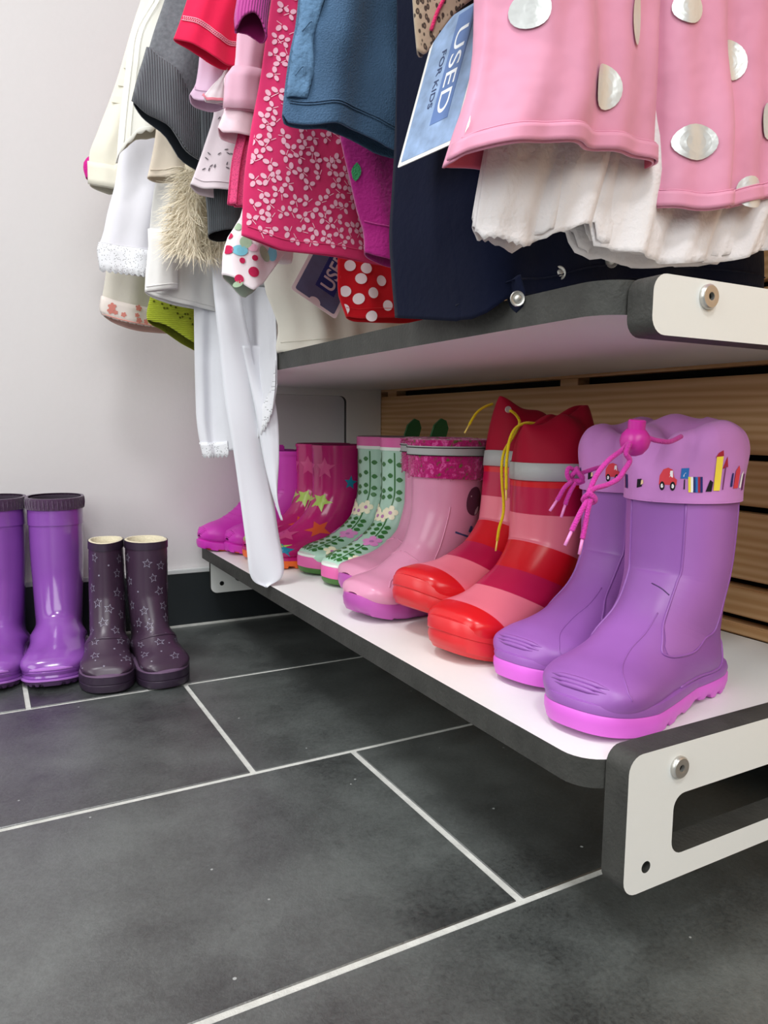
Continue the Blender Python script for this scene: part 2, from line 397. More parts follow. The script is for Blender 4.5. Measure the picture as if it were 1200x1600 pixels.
# ---------------------------------------------------------------- boots
class Boot:
    """one rubber boot: an upper swept from the shaft rim to the toe, sole layers, lining and trims"""
    def __init__(s, label, loc, rz, L=.2, H=.2, fb=.116, sw=.043, W=.040, toe=.042, spring=.008, side=1, group=None, ground=.010, pitch=0, rim_tilt=0, lean=0, squeeze=0, rimdip=0):
        s.root = thing('rubber_boot', label, 'boot', loc, rz, 'rubber boots on the lower shelf' if loc[2] > .1 else 'rubber boots on the tiled floor')
        if pitch: s.root.rotation_euler = (0, R(pitch), rz)
        s.L, s.W, s.side, s.spring = L, W, side, spring
        k = L/.2; xb = -.098*k; xf = xb+fb; g = ground; h = H
        t = toe
        st = [  # front x, front z, back x, back z, half width, exponent
            (xf+lean, h+rim_tilt/2, xb+lean, h-rim_tilt/2, sw, 2.2),
            (xf-.001+lean*.7, h*.82, xb+.001+lean*.7, h*.80, sw, 2.2),
            (xf-.001+lean*.3, h*.63, xb+.004+lean*.3, h*.60, sw*.98, 2.2),
            (xf+.002*k, h*.30+t*.5+.030, xb+.009*k, h*.40, sw*.93, 2.2),
            (xf+.010*k, t+.046, xb+.008*k, h*.25, sw*.88, 2.3),
            (xf+.019*k, t+.0335, xb+.003*k, .031, sw*.86, 2.5),
            (xf+.031*k, t+.0235, xb+.007*k, g, W*.88, 2.5),
            (xf+.044*k, t+.0155, xb+.045*k, g-.001, W*.85, 2.4),
            (xf+.055*k, t+.0095, xb+.090*k, g-.001, W*.91, 2.35),
            (xf+.066*k, t+.0045, xb+.130*k, g-.001, W*.97, 2.35),
            (xf+.074*k, t-.001, xb+.160*k, g, W*.93, 2.35),
            (xf+.0795*k, t*.86, xb+.181*k, g+.001, W*.76, 2.5),
            (xf+.0822*k, t*.70, xb+.193*k, g+.004, W*.50, 2.3),
            (xf+.0830*k, t*.54, xb+.1975*k, g+.009, W*.18, 2.1)]
        # the toe end is tied to the sole length whatever the shaft depth
        st = [(a_, b_, c_, min(d_, b_-.0035) if i_ > 9 else d_, e_, q_) for i_, (a_, b_, c_, d_, e_, q_) in enumerate(st)]
        dx = L*.5 - st[-1][0] - .0015
        n = len(st)
        s.st = np.array([(a+dx*max(0, (i-3)/(n-4)), b, c, d, e, q) for i, (a, b, c, d, e, q) in enumerate(st)])
        s.squeeze, s.rimdip = squeeze, rimdip
        s.NT, s.NP = 66, 56
        s.grid = catmull(s.st, 400)
    def sp(s, x):
        u = max(0., (x-.2*s.L)/(s.L*.3)); return s.spring*u*u
    def pt(s, t, p):
        """surface point: t 0 rim .. 1 toe, p angle (0 front, pi/2 left)"""
        q = t*399; i = min(int(q), 398); a = s.grid[i]*(1-(q-i))+s.grid[i+1]*(q-i)
        F = np.array([a[0], 0, a[1]]); B = np.array([a[2], 0, a[3]]); c = (F+B)/2; d = (F-B)/2
        e = 2/a[5]; co, si = math.cos(p), math.sin(p)
        v = c + d*math.copysign(abs(co)**e, co); y = a[4]*math.copysign(abs(si)**e, si)
        if s.squeeze:
            y *= 1-s.squeeze*max(0, 1-t*3)*(.5+.5*co)
        if s.rimdip: v[2] -= s.rimdip*max(0, 1-t*4)*(.5-.5*math.cos(2*p))
        y += s.side*.02*(v[0]/s.L)**2*min(1, max(0, t*2-.6))
        v[2] += s.sp(v[0])
        return np.array([v[0], y, v[2]])
    def norm(s, t, p):
        a = s.pt(min(t+.004, 1), p)-s.pt(max(t-.004, 0), p); b = s.pt(t, p+.03)-s.pt(t, p-.03)
        n = np.cross(a, b); n /= np.linalg.norm(n)+1e-12
        return n
    def at(s, t, p, off): return s.pt(t, p)+s.norm(t, p)*off
    def upper(s, m, name='upper', t0=0, t1=1, off=0, tlist=None):
        T = tlist if tlist is not None else np.linspace(t0, t1, int(s.NT*(t1-t0))+2)
        V = []; UV = []; F = []
        for t in T:
            for j in range(s.NP):
                p = 2*math.pi*j/s.NP
                V.append(s.at(t, p, off) if off else s.pt(t, p)); UV.append((j/s.NP, t))
        n = s.NP
        for i in range(len(T)-1):
            for j in range(n): F.append((i*n+j, (i+1)*n+j, (i+1)*n+(j+1) % n, i*n+(j+1) % n))
        if t1 == 1: F.append(tuple((len(T)-1)*n+j for j in range(n)))
        o = mesh_obj(name, V, F, m, s.root, uvs=UV)
        return o
    def band(s, name, m, t0, t1, off, n=6, parent=None, taper=True):
        """raised ring round the shaft between two depths below the rim (metres)"""
        hm = (s.grid[:, 1]+s.grid[:, 3])/2; tt = np.linspace(0, 1, 400)
        t0, t1 = (d/.5 if d < 0 else float(np.interp(-(hm[0]-d), -hm, tt)) for d in (t0, t1))
        V = []; F = []; N = s.NP; T = np.linspace(t0, t1, n)
        rings = [(T[0], -.001)] + [(t, off) for t in T] + [(T[-1], -.001)] if taper else [(t, off) for t in T]
        for t, o_ in rings:
            for j in range(N): V.append(s.at(max(t, 0), 2*math.pi*j/N, o_)+np.array([0, 0, -min(t, 0)*.5]))
        for i in range(len(rings)-1):
            for j in range(N): F.append((i*N+j, (i+1)*N+j, (i+1)*N+(j+1) % N, i*N+(j+1) % N))
        o = mesh_obj(name, V, F, m, parent or s.root); o.data.set_sharp_from_angle(angle=R(50)); return o
    def lining(s, m, depth=.42, thick=.0028, rim=None):
        """rim rolled inwards and the inside of the shaft with a floor"""
        N = s.NP; V = []; F = []
        seq = [(0, 0.0), (-.0, -thick*.5), (0, -thick)] + [(t, -thick) for t in np.linspace(.03, depth, 12)]
        for k_, (t, o_) in enumerate(seq):
            for j in range(N):
                p = 2*math.pi*j/N; q = s.pt(t, p); c = (s.pt(t, 0)+s.pt(t, math.pi))/2
                d = c-q; d /= np.linalg.norm(d)+1e-9
                v = q-d*o_
                if k_ == 1: v = v+np.array([0, 0, .0012])
                if k_ == 0: v = v-d*.0002
                V.append(v)
        for i in range(len(seq)-1):
            for j in range(N): F.append((i*N+j, i*N+(j+1) % N, (i+1)*N+(j+1) % N, (i+1)*N+j))
        F.append(tuple((len(seq)-1)*N+j for j in range(N)))
        return mesh_obj('lining', V, F, m, s.root)
    def hw(s, x):
        u = 2*x/s.L
        tab = np.interp(x/s.L, [-.5, -.35, -.12, .05, .25, .5], [.86, .87, .80, .90, 1.0, .95])*s.W
        return tab*max(0, 1-abs(u)**3.2)**(1/2.6)
    def outline(s, n=96, grow=0):
        P = []
        for i in range(n):
            a = 2*math.pi*i/n; x = .5*s.L*math.copysign(abs(math.cos(a))**.8, math.cos(a))
            y = s.hw(x)*(1 if math.sin(a) >= 0 else -1)
            if abs(math.sin(a)) < 1e-6: y = 0
            y += s.side*.02*(x/s.L)**2
            P.append((x, y))
        P = np.array(P); T = np.roll(P, -1, 0)-np.roll(P, 1, 0); T /= np.linalg.norm(T, axis=1)[:, None]+1e-12
        N_ = np.stack([T[:, 1], -T[:, 0]], 1)
        return P+N_*grow
    def sole(s, name, m, prof, teeth=0, tooth=.004, n=240, arch=0, tx=.5):
        """prof = [(outset, z)] from the bottom up; teeth notch the bottom edge"""
        V = []; F = []
        prof = list(prof)+[(prof[-1][0]-.010, prof[-1][1]+.0006)]
        for gi, (g, z) in enumerate(prof):
            O = s.outline(n, g)
            for i, (x, y) in enumerate(O):
                zz = z+s.sp(x)
                if gi <= 1 and teeth and (i*teeth//n) % 2 == 0 and abs(y) > .2*s.hw(0) and x < tx*s.L: zz += tooth if gi == 0 else tooth*.9
                if arch and gi <= 1: zz += arch*max(0, 1-abs((x/s.L+.12)/.16))
                V.append((x, y, zz))
        k = len(prof)
        for i in range(k-1):
            for j in range(n): F.append((i*n+j, i*n+(j+1) % n, (i+1)*n+(j+1) % n, (i+1)*n+j))
        cb = len(V)
        for gi in (0, k-1):
            V += [(x, y*.0+ s.side*.02*(x/s.L)**2, prof[gi][1]+s.sp(x)) for x, y in s.outline(n, prof[gi][0])]
        for q, gi in enumerate((0, k-1)):
            for j in range(n):
                a, b, c, d = gi*n+j, gi*n+(j+1) % n, cb+q*n+(j+1) % n, cb+q*n+j
                F.append((a, d, c, b) if gi == 0 else (a, b, c, d))
        o = mesh_obj(name, V, F, m, s.root); o.data.set_sharp_from_angle(angle=R(35)); return o
    def ridge(s, name, m, pts, rad, off=0, n=24, seg=6, parent=None):
        P = catmull(pts, n) if len(pts) > 2 else np.array([np.array(pts[0])*(1-u)+np.array(pts[1])*u for u in np.linspace(0, 1, n)])
        W_ = [s.at(max(0, min(1, t)), p, off) for t, p in P]
        return tube(name, W_, rad, m, parent or s.root, seg, n=n)
    def decal(s, pa, t0, p0, shape, off=.0005, sub=3):
        """flat print, shape in metres (right, up) round surface spot (t0, p0)"""
        e = .01
        st = np.linalg.norm(s.pt(min(t0+e, 1), p0)-s.pt(t0-e, p0))/(min(t0+e, 1)-t0+e)
        sp = np.linalg.norm(s.pt(t0, p0+e)-s.pt(t0, p0-e))/(2*e)
        f_ = lambda x, y: s.at(min(1, max(0, t0-y/st)), p0+x/sp, off)
        k = len(shape)
        rings = [[f_(x*q/sub, y*q/sub) for x, y in shape] for q in range(1, sub+1)]
        pa.add([*rings[0], f_(0, 0)])
        for q in range(sub-1):
            A = rings[q]; B = rings[q+1]
            pa.strip(A+[A[0]], B+[B[0]])
    def stroke(s, pa, pts, wd, off=.0004, n=30):
        P = catmull(pts, n); A = []; B = []
        W_ = np.array([s.at(t, p, off) for t, p in P]); T = np.gradient(W_, axis=0)
        for i, (t, p) in enumerate(P):
            d = np.cross(T[i], s.norm(t, p)); d /= np.linalg.norm(d)+1e-12
            A.append(W_[i]+d*wd/2); B.append(W_[i]-d*wd/2)
        pa.strip(A, B, True)

def ribbon_stripes(name, stops, rough=.3):
    """rubber with moulded colour bands along the boot (UV y)"""
    if name in MATS: return MATS[name]
    m = rubber(name, 'ffffff', rough); t = NT(m)
    for l in list(t.b.inputs['Base Color'].links): t.t.links.remove(l)
    tc = t.n('ShaderNodeTexCoord'); sx = t.n('ShaderNodeSeparateXYZ'); cr = t.n('ShaderNodeValToRGB')
    t.l(tc.outputs['UV'], sx.inputs[0]); t.l(sx.outputs[1], cr.inputs[0])
    cr.color_ramp.interpolation = 'CONSTANT'; e = cr.color_ramp.elements
    for i, (p, c) in enumerate(stops):
        el = e[i] if i < 2 else e.new(p)
        el.position = p; el.color = lin(c)
    t.l(cr.outputs[0], t.b.inputs['Base Color'])
    return m
ZS = .1475
# --- purple gathered pair
M_pur = rubber('violet_rubber', '955bab', .42, sub=.1)
M_purp = rubber('violet_panel_rubber', 'a065b2', .4)
M_pink_sole = rubber('orchid_pink_rubber', 'd765d3', .45)
M_cuff = fabric('lilac_nylon', 'c583c6', rough=.7, bump=.45, bscale=32, bdist=.004, sheen=.1)
M_cord = fabric('magenta_cord', 'd43ba8', bump=.8, bscale=900, rough=.8)
M_lock = mat('magenta_plastic', 'c9269a', .35, .5)
M_aglet = mat('pink_aglet_plastic', 'ef8fd0', .35, .5)
PR = {}
for n_, c in dict(red='d9434f', black='1d1a20', blue='2f6fb5', yellow='f2d94a', white='f3eef0', navy='2a2f6b', plum='7a3f6d', tan='e8c9a0', darkred='a8283a').items():
    PR[n_] = mat(n_+'_print', c, .7, .2)
def loft(name, rings, m, parent, capt=False, closed=True):
    n = len(rings[0]); V = [v for r_ in rings for v in r_]; F = []
    for i in range(len(rings)-1):
        for j in range(n if closed else n-1): F.append((i*n+j, i*n+(j+1) % n, (i+1)*n+(j+1) % n, (i+1)*n+j))
    if capt: F.append(tuple((len(rings)-1)*n+j for j in range(n)))
    UV = [(j/n*.3, i*.005) for i in range(len(rings)) for j in range(n)]
    return mesh_obj(name, V, F, m, parent, uvs=UV)
def smooth01(x): x = max(0., min(1., x)); return x*x*(3-2*x)
def purple(label, loc, rz, side, gather, ph, prints):
    b = Boot(label, loc, rz, L=.205, H=.178, fb=.092, sw=.0415, W=.0445, toe=.043, side=side, group=None, spring=.006)
    b.upper(M_pur)
    b.sole('sole', M_pink_sole, [(-.006, .0), (.0005, .0006), (.0025, .008), (.0025, .0135), (.0015, .0155), (-.004, .0165)], teeth=60, tooth=.0034, arch=.004, tx=.18)
    b.sole('welt', M_pur, [(-.002, .0155), (.0015, .0158), (.0022, .019), (.001, .0225), (-.006, .0255)])
    for sgn in (1, -1):
        pn = b.ridge('side_panel_edge', M_pur, [(.03, sgn*.56), (.25, sgn*.56), (.41, sgn*.62), (.50, sgn*.82), (.515, sgn*1.02), (.49, sgn*1.2), (.40, sgn*1.5), (.28, sgn*1.78), (.03, sgn*1.95)], .0011, n=60)
        pa = Patch()
        A, B = [], []
        for u in np.linspace(0, 1, 20):
            t = .03+.48*u; a0 = np.interp(t, [.03, .25, .41, .50, .51], [.57, .57, .64, .85, .98]); a1 = np.interp(t, [.03, .28, .40, .49, .51], [1.94, 1.77, 1.49, 1.18, 1.05])
            A.append([b.at(t, sgn*(a0+(a1-a0)*q), .0004) for q in np.linspace(0, 1, 8)])
        for i in range(19): pa.strip(A[i], A[i+1])
        pa.build('side_panel', M_purp, b.root)
    for i, (t, w_) in enumerate(((.855, .62), (.885, .72), (.913, .66))):
        b.ridge('toe_ridge', M_pur, [(t-.012, -w_*1.15), (t, -.4), (t+.004, 0), (t, .4), (t-.012, w_*1.15)], [.0002, .0019, .0022, .0019, .0002], n=30)
    if side > 0: b.ridge('scratch', mat('dark_violet_scratch', '4a2860', .6), [(.262, .10), (.272, .32), (.285, .50)], .0006, -.0002, n=16)
    b.ridge('seam', M_pur, [(.36, .42), (.52, .36), (.68, .5), (.78, .95), (.80, 1.35)], .0006, n=40)
    b.ridge('heel_ridge', M_pur, [(.30, 2.55), (.40, 2.2), (.48, 1.95), (.60, 1.85)], .0012, n=30)
    b.ridge('heel_ridge', M_pur, [(.30, -2.55), (.40, -2.2), (.48, -1.95), (.60, -1.85)], .0012, n=30)
    # gathered cuff
    cx = (b.st[0][0]+b.st[0][2])/2; ax = (b.st[0][0]-b.st[0][2])/2; by = b.st[0][4]
    rings = []; N = 140
    pang = math.pi*.12*(1 if gather > 0 else -1)
    prof = [(0, 1.085, .164), (.02, 1.10, .1655), (.12, 1.10, .172), (.3, 1.12, .184), (.5, 1.17, .197), (.66, 1.19, .208), (.78, 1.15, .2175), (.86, 1.05, .2245), (.93, .86, .2285), (.97, .66, .2275), (1.0, .46, .2225), (1.0, .32, .212)]
    prk = random.Random(int(ph*100)); cre = [(prk.uniform(0, 6.28), prk.uniform(.06, .24), prk.uniform(-.11, .06), prk.uniform(-.6, .6)) for _ in range(13)]
    for u, g_, z in catmull(prof, 52):
        ring = []
        wr = smooth01((u-.16)/.8)
        for j in range(N):
            a = 2*math.pi*j/N
            da = math.atan2(math.sin(a-gather), math.cos(a-gather))
            pull = math.exp(-(da/.5)**2)
            fold = .018*wr*math.sin(3*a+ph)
            for c_, w_, h_, k_ in cre:
                d = math.atan2(math.sin(a-c_-k_*(u-.5)), math.cos(a-c_-k_*(u-.5)))
                fold += h_*wr*math.exp(-abs(d)/w_)
            fold += pull*wr*.07*math.sin(11*da+ph)*(1-.5*pull)
            r_ = g_*(1+fold-pull*wr*.20)
            zz = z + wr*(.003*math.sin(2*a+ph)+.002*math.sin(5*a+1.3*ph)+.03*fold) - pull*wr*.012 + .003*wr*(-math.cos(a))
            ring.append((cx+ax*r_*math.cos(a), by*r_*math.sin(a), zz))
        rings.append(ring)
    rings = [[(cx+(x-cx)*.97, y*.97, z) for x, y, z in rings[0]]]+rings
    cuff = loft('cuff', rings, M_cuff, b.root, capt=True)
    # stitched hem line
    def cp(a, u):
        q = catmull(prof, 52); i = u*51; k_ = min(int(i), 50); pr = q[k_]*(1-(i-k_))+q[k_+1]*(i-k_)
        j = (a % (2*math.pi))/(2*math.pi)*N; j0 = int(j) % N; j1 = (j0+1) % N; fr = j-int(j)
        r0_, r1_ = rings[k_+1], rings[k_+2]; w_ = i-k_
        p = [(np.array(r0_[j0])*(1-fr)+np.array(r0_[j1])*fr), (np.array(r1_[j0])*(1-fr)+np.array(r1_[j1])*fr)]
        return p[0]*(1-w_)+p[1]*w_
    tube('hem_stitching', [cp(2*math.pi*i/60, .045)*np.array([1, 1, 1]) for i in range(61)], .0005, M_cuff, cuff, 5, n=120)
    # printed trim on the near side: little toys, vehicles and books
    cen = np.array([cx, 0, .18])
    def pr(col, a0, z0, shape):
        pa = PP.setdefault(col, Patch())
        def f_(x, y):
            a = a0 + x/.050; u = np.interp(z0+y, [.164, .1655, .172, .184, .197, .208], [0, .05, .16, .32, .50, .64])
            p = cp(a, u); d = p-np.array([cx, 0, p[2]]); d /= np.linalg.norm(d); return p+d*.0006
        rr = [[f_(x*q/2, y*q/2) for x, y in shape] for q in (1, 2)]
        pa.add([*rr[0], f_(0, 0)]); pa.strip(rr[0]+rr[0][:1], rr[1]+rr[1][:1])
    PP = {}
    mm = lambda L_: [(x*.001, y*.001) for x, y in L_]
    sgn = -1
    B_ = .1765
    for a in prints:
        pr('red', a, B_+.0035, mm([(-7, -2.5), (7, -2.5), (7.4, 0), (5, 1.2), (3.6, 5), (0, 6.2), (-4, 5.4), (-6.8, 2)]))
        pr('white', a+.055, B_+.0062, mm([(-1.6, -1.6), (1.4, -1.6), (1.0, 1.8), (-.9, 1.8)]))
        for q in (-.085, .085): pr('black', a+q, B_+.0005, disc(.0021)); pr('white', a+q, B_+.0005, disc(.0011))
        pr('blue', a+.26, B_+.0065, mm([(-3, -2.4), (3, -2.4), (3.3, 2.6), (-2.6, 2.6)])); pr('white', a+.26, B_+.0065, mm([(-.9, -1.5), (-.3, -1.5), (-.2, -.2), (1, .2), (1, 1.5), (-.9, 1.5)])); pr('black', a+.265, B_+.0015, mm([(-.5, -2.2), (.5, -2.2), (.3, 2.2), (-.5, 2.2)]))
        for q, c in enumerate(('yellow', 'white', 'navy', 'blue', 'darkred', 'navy')):
            pr(c, a+.35+q*.036, B_+.0015, mm([(-.9, -3.6), (1.2, -3.6), (.2, 3.4), (-1.8, 3.4)]))
        pr('black', a+.66, B_+.001, mm([(-3, -2.6), (2, -2.6), (2.6, 1.5), (0, 2.6)]))
        pr('yellow', a+.78, B_+.0068, mm([(-2.6, -8), (3.2, -8), (2.4, 6.6), (-3.2, 6.6)])); pr('darkred', a+.77, B_+.0142, mm([(-3.6, -1.2), (3.2, -.6), (2.4, 2.2), (-1.5, 1.1)]))
        pr('plum', a+.90, B_+.0042, mm([(-.5, -5), (.5, -5), (.4, 5), (-.6, 5)])); pr('darkred', a+.89, B_+.010, mm([(-2.4, -2), (2.6, -1.4), (.6, 3.2)]))
        pr('navy', a+1.08, B_+.003, mm([(-1.3, -2.6), (1.3, -2.6), (.8, 3), (-.8, 3)]))
        pr('red', a+1.2, B_+.004, mm([(-3.2, -4.4), (3.2, -4.4), (3, 3), (0, 5), (-3, 3)])); pr('white', a+1.34, B_+.003, mm([(-2, -3.4), (1.4, -3.4), (2, 3.8), (-.6, 2.4)])); pr('plum', a+1.45, B_+.002, mm([(-1.8, -3.6), (1.8, -3.6), (1.4, 3.6), (-1.8, 3.6)]))
        pr('plum', a-.98, B_+.001, mm([(-1.4, -3.4), (1.4, -3.4), (1, 3.4), (-1.5, 3.4)])); pr('navy', a-.90, B_+.001, mm([(-1.4, -3.4), (1.4, -3.4), (1, 3.4), (-1.5, 3.4)]))
        pr('black', a-.52, B_+.001, mm([(-3, -2.4), (3, -1.4), (2, 2.2), (-2.6, 1.8)])); pr('tan', a-.46, B_+.0015, mm([(-1.4, -1.2), (1.4, -.6), (1, 1.2), (-1, 1)]))
    for c, pa in PP.items(): pa.build('toy_print', PR[c], cuff)
    return b, cuff
bA, cufA = purple('nearest violet rubber boot with lilac gathered cuff, toy-print trim and round magenta cord lock', (.4635, .410, ZS), math.pi+R(12.5), 1, .15, .4, (.27,))
bB, cufB = purple('violet boot with lilac cuff, half hidden between the red and nearest violet boots', (.492, .497, ZS), math.pi+R(9), -1, .1, 1.9, (.30,))
def w2l(root, P):
    mi = (Matrix.Translation(root.location) @ root.rotation_euler.to_matrix().to_4x4()).inverted()
    return [tuple(mi @ Vector(p)) for p in P]
def cordset(b, loops, knots, tails, rad=.0019):
    for L_ in loops: tube('drawstring', w2l(b.root, L_), rad, M_cord, b.root, 8, n=40)
    for k_, r_ in knots:
        c = np.array(k_); h = [tuple(c+np.array([math.cos(a)*r_, .6*math.sin(2*a)*r_, math.sin(a)*r_*.85])) for a in np.linspace(0, 2*math.pi, 9)]
        h2 = [tuple(c+np.array([math.sin(2*a)*r_*.6, math.cos(a)*r_*.8, math.sin(a)*r_])) for a in np.linspace(0, 2*math.pi, 9)]
        tube('knot', w2l(b.root, h), rad, M_cord, b.root, 8, n=36); tube('knot', w2l(b.root, h2), rad*1.1, M_cord, b.root, 8, n=36)
    for T_ in tails:
        e = np.array(T_[-1]); d = e-np.array(T_[-2]); d /= np.linalg.norm(d)
        t_ = tube('drawstring_end', w2l(b.root, T_), rad, M_cord, b.root, 8, n=30)
        tube('aglet', w2l(b.root, [tuple(e-d*.001), tuple(e+d*.011)]), rad*.62, M_aglet, t_, 8)
LK = lathe('cord_lock', [(.002,-.0105),(.0062,-.0088),(.0098,-.004),(.0108,.0005),(.0098,.005),(.0068,.0088),(.0062,.0092),(.0062,.0150),(.0054,.0158),(.0,.0158)], w2l(bA.root, [(0.4158,0.3830,0.3602)])[0], (.05,.1,1), M_lock, bA.root, 28)
cordset(bA, [[(0.4197,0.3830,0.3602),(0.4240,0.3800,0.3630),(0.4329,0.3790,0.3612),(0.4496,0.3810,0.3601),(0.4702,0.3880,0.3638)], [(0.4074,0.3800,0.3602),(0.4002,0.3800,0.3544),(0.3882,0.3800,0.3477),(0.3783,0.3800,0.3389),(0.3727,0.3800,0.3305),(0.3706,0.3800,0.3257)], [(0.4032,0.3760,0.3594),(0.3999,0.3760,0.3522),(0.4040,0.3760,0.3468),(0.3988,0.3760,0.3400),(0.3936,0.3760,0.3343),(0.3839,0.3760,0.3305),(0.3720,0.3760,0.3282),(0.3667,0.3760,0.3261)]], [((0.3679,0.3770,0.3224), .0042)], [[(0.3658,0.3760,0.3208),(0.3609,0.3760,0.3144),(0.3555,0.3760,0.3058),(0.3518,0.3760,0.2994)], [(0.3663,0.3740,0.3210),(0.3638,0.3740,0.3123),(0.3620,0.3740,0.3026),(0.3601,0.3740,0.2938)]])
cordset(bB, [[(0.4751,0.4700,0.3369),(0.4640,0.4700,0.3349),(0.4530,0.4700,0.3324),(0.4451,0.4700,0.3298)], [(0.4387,0.4680,0.3339),(0.4322,0.4680,0.3362),(0.4303,0.4680,0.3314),(0.4334,0.4680,0.3259),(0.4422,0.4680,0.3230),(0.4494,0.4680,0.3244)]], [((0.4401,0.4670,0.3301), .0055)], [[(0.4338,0.4660,0.3250),(0.4263,0.4660,0.3198),(0.4210,0.4660,0.3125),(0.4184,0.4660,0.3094)], [(0.4372,0.4650,0.3239),(0.4325,0.4650,0.3175),(0.4286,0.4650,0.3101),(0.4268,0.4650,0.3054)]])
# --- red striped pair
M_redsole = rubber('red_rubber_sole', 'd42a30', .38)
M_redcuff = fabric('crimson_nylon', '9c0b2a', rough=.6, bump=.2, bscale=50, sheen=0)
M_refl = mat('grey_reflective_tape', 'a5a8a6', .5, .4, bump=.1, bscale=500)
M_lace = fabric('yellow_cord', 'e6cb18', bump=.8, bscale=900)
M_laglet = mat('yellow_aglet_plastic', 'e8cf66', .4)
def red(label, loc, rz, side, pitch, ph, slope):
    b = Boot(label, loc, rz, L=.208, H=.178, fb=.095, sw=.041, W=.0465, toe=.047, side=side, spring=.012, pitch=pitch)
    fz = lambda z: float(np.interp(-z, -b.grid[:, 1], np.linspace(0, 1, 400)))
    b.upper(ribbon_stripes('red_and_pink_striped_rubber', [(0, 'c8151f'), (fz(.163), 'b01040'), (fz(.136), 'dc7384'), (fz(.107), 'c8101c'), (fz(.082), 'b51245'), (fz(.0655), 'e67487'), (fz(.0505), 'd0141c')], .27))
    b.sole('sole', M_redsole, [(-.008, .0), (-.002, .0006), (.0, .004), (.0015, .005), (.0032, .012), (.0022, .0175), (.0036, .0185), (.0036, .027), (.0015, .031), (-.006, .0335)], teeth=40, tooth=.002, arch=.004, tx=.3)
    cx = (b.st[0][0]+b.st[0][2])/2; ax = (b.st[0][0]-b.st[0][2])/2; by = b.st[0][4]
    N = 96; rings = []
    prof = [(1.03, .168, 1), (1.035, .170, 1), (1.035, .187, 1), (1.04, .195, .98), (1.05, .206, .9), (1.06, .217, .76), (1.06, .227, .55), (1.05, .2335, .30), (1.03, .235, .13), (.98, .231, .05)]
    for g_, z, fl in catmull(prof, 40):
        u = (z-.168)/.08; ring = []
        for j in range(N):
            a = 2*math.pi*j/N; x = g_*math.cos(a)
            wv = .030*u*math.sin(4*a+ph)+.018*u*math.sin(9*a+2*ph)
            y = by*g_*math.sin(a)*(fl*.97+.03)+.005*u*math.sin(3.2*x+ph)
            zz = z+u*(-slope*x)+u*.003*math.sin(6*x+ph)
            ring.append((cx+ax*x*(1+wv*.4)-.004*u, y*(1+wv), zz))
        rings.append(ring)
    cuff = loft('cuff', rings, M_redcuff, b.root, capt=True)
    tp = []
    for g_, z in ((1.03, .1685), (1.055, .169), (1.06, .1775), (1.055, .186), (1.035, .1865)):
        tp.append([(cx+ax*g_*math.cos(2*math.pi*j/N), by*g_*math.sin(2*math.pi*j/N), z) for j in range(N)])
    loft('reflective_band', tp, M_refl, b.root)
    return b, cuff
rA, _ = red('red boot with pink stripes, nearer of the striped pair, beside the violet boots', (.476, .588, ZS), math.pi+R(9), 1, 0, .3, .012)
rB, _ = red('red boot with pink stripes, farther of the striped pair, behind the yellow laces', (.484, .668, ZS+.0115), math.pi+R(9), -1, -6.5, 1.7, -.012)
M_cord, M_aglet, _c = M_lace, M_laglet, M_cord
for L_ in ([(0.5077,0.6450,0.3879),(0.5158,0.6450,0.3832),(0.5215,0.6450,0.3749),(0.5045,0.6300,0.3638),(0.4932,0.6250,0.3543),(0.4820,0.6200,0.3444),(0.4792,0.6200,0.3277),(0.4808,0.6200,0.3074),(0.4831,0.6200,0.2903),(0.4827,0.6200,0.2766),(0.4781,0.6200,0.2632),(0.4760,0.6200,0.2496)], [(0.5070,0.6000,0.3734),(0.4934,0.6000,0.3739),(0.4819,0.6000,0.3699),(0.4749,0.6000,0.3615),(0.4712,0.6000,0.3485),(0.4695,0.6000,0.3289),(0.4700,0.6000,0.3158),(0.4703,0.6000,0.3059)]):
    cordset(rA, [], [], [L_], .0016)
cordset(rB, [], [], [[(0.5254,0.7000,0.3963),(0.5136,0.7000,0.3924),(0.5038,0.7000,0.3864),(0.4969,0.7000,0.3782),(0.4926,0.7000,0.3716)]], .0016)
lathe('eyelet', [(.0020,0),(.0036,0),(.0038,.0006),(.0034,.0011),(.0020,.0009)], w2l(rB.root, [(0.5074,0.6480,0.3886)])[0], (.45,.85,.1), M_steel, rB.root, 16)
M_cord, M_aglet = _c, MATS['pink_aglet_plastic']
# --- pale pink pair with fluffy floral cuff
M_pp = rubber('pale_pink_rubber', 'd58fae', .3)
M_pps = rubber('purple_pink_sole_rubber', 'b553a8', .38)
def floral_fleece():
    m = fabric('fuchsia_floral_fleece', 'b01570', bump=1, bscale=350, sheen=.4); t = NT(m)
    for l in list(t.b.inputs['Base Color'].links): t.t.links.remove(l)
    tc = t.n('ShaderNodeTexCoord'); nz = t.n('ShaderNodeTexNoise'); nz.inputs['Scale'].default_value = 130; nz.inputs['Detail'].default_value = 2
    t.l(tc.outputs['Object'], nz.inputs['Vector']); cr = t.n('ShaderNodeValToRGB'); e = cr.color_ramp.elements
    e[0].position = .30; e[0].color = lin('5a5a28'); e[1].position = .40; e[1].color = lin('a80f66')
    for p_, c_ in ((.54, 'b5136e'), (.62, 'd860a4'), (.70, 'c02078')): k_ = e.new(p_); k_.color = lin(c_)
    t.l(nz.outputs['Fac'], cr.inputs[0]); t.l(cr.outputs[0], t.b.inputs['Base Color']); return m
M_fl = floral_fleece()
M_flp = fabric('pink_flower_print', 'd84a9c', bump=.8, bscale=350)
M_flg = fabric('olive_leaf_print', '6f6c34', bump=.8, bscale=350)
M_dk = mat('dark_oval_print', '5a2f45', .5); M_pale = mat('pale_figure_print', 'c9b6bd', .5); M_bl = mat('blue_figure_print', '3b4878', .5)
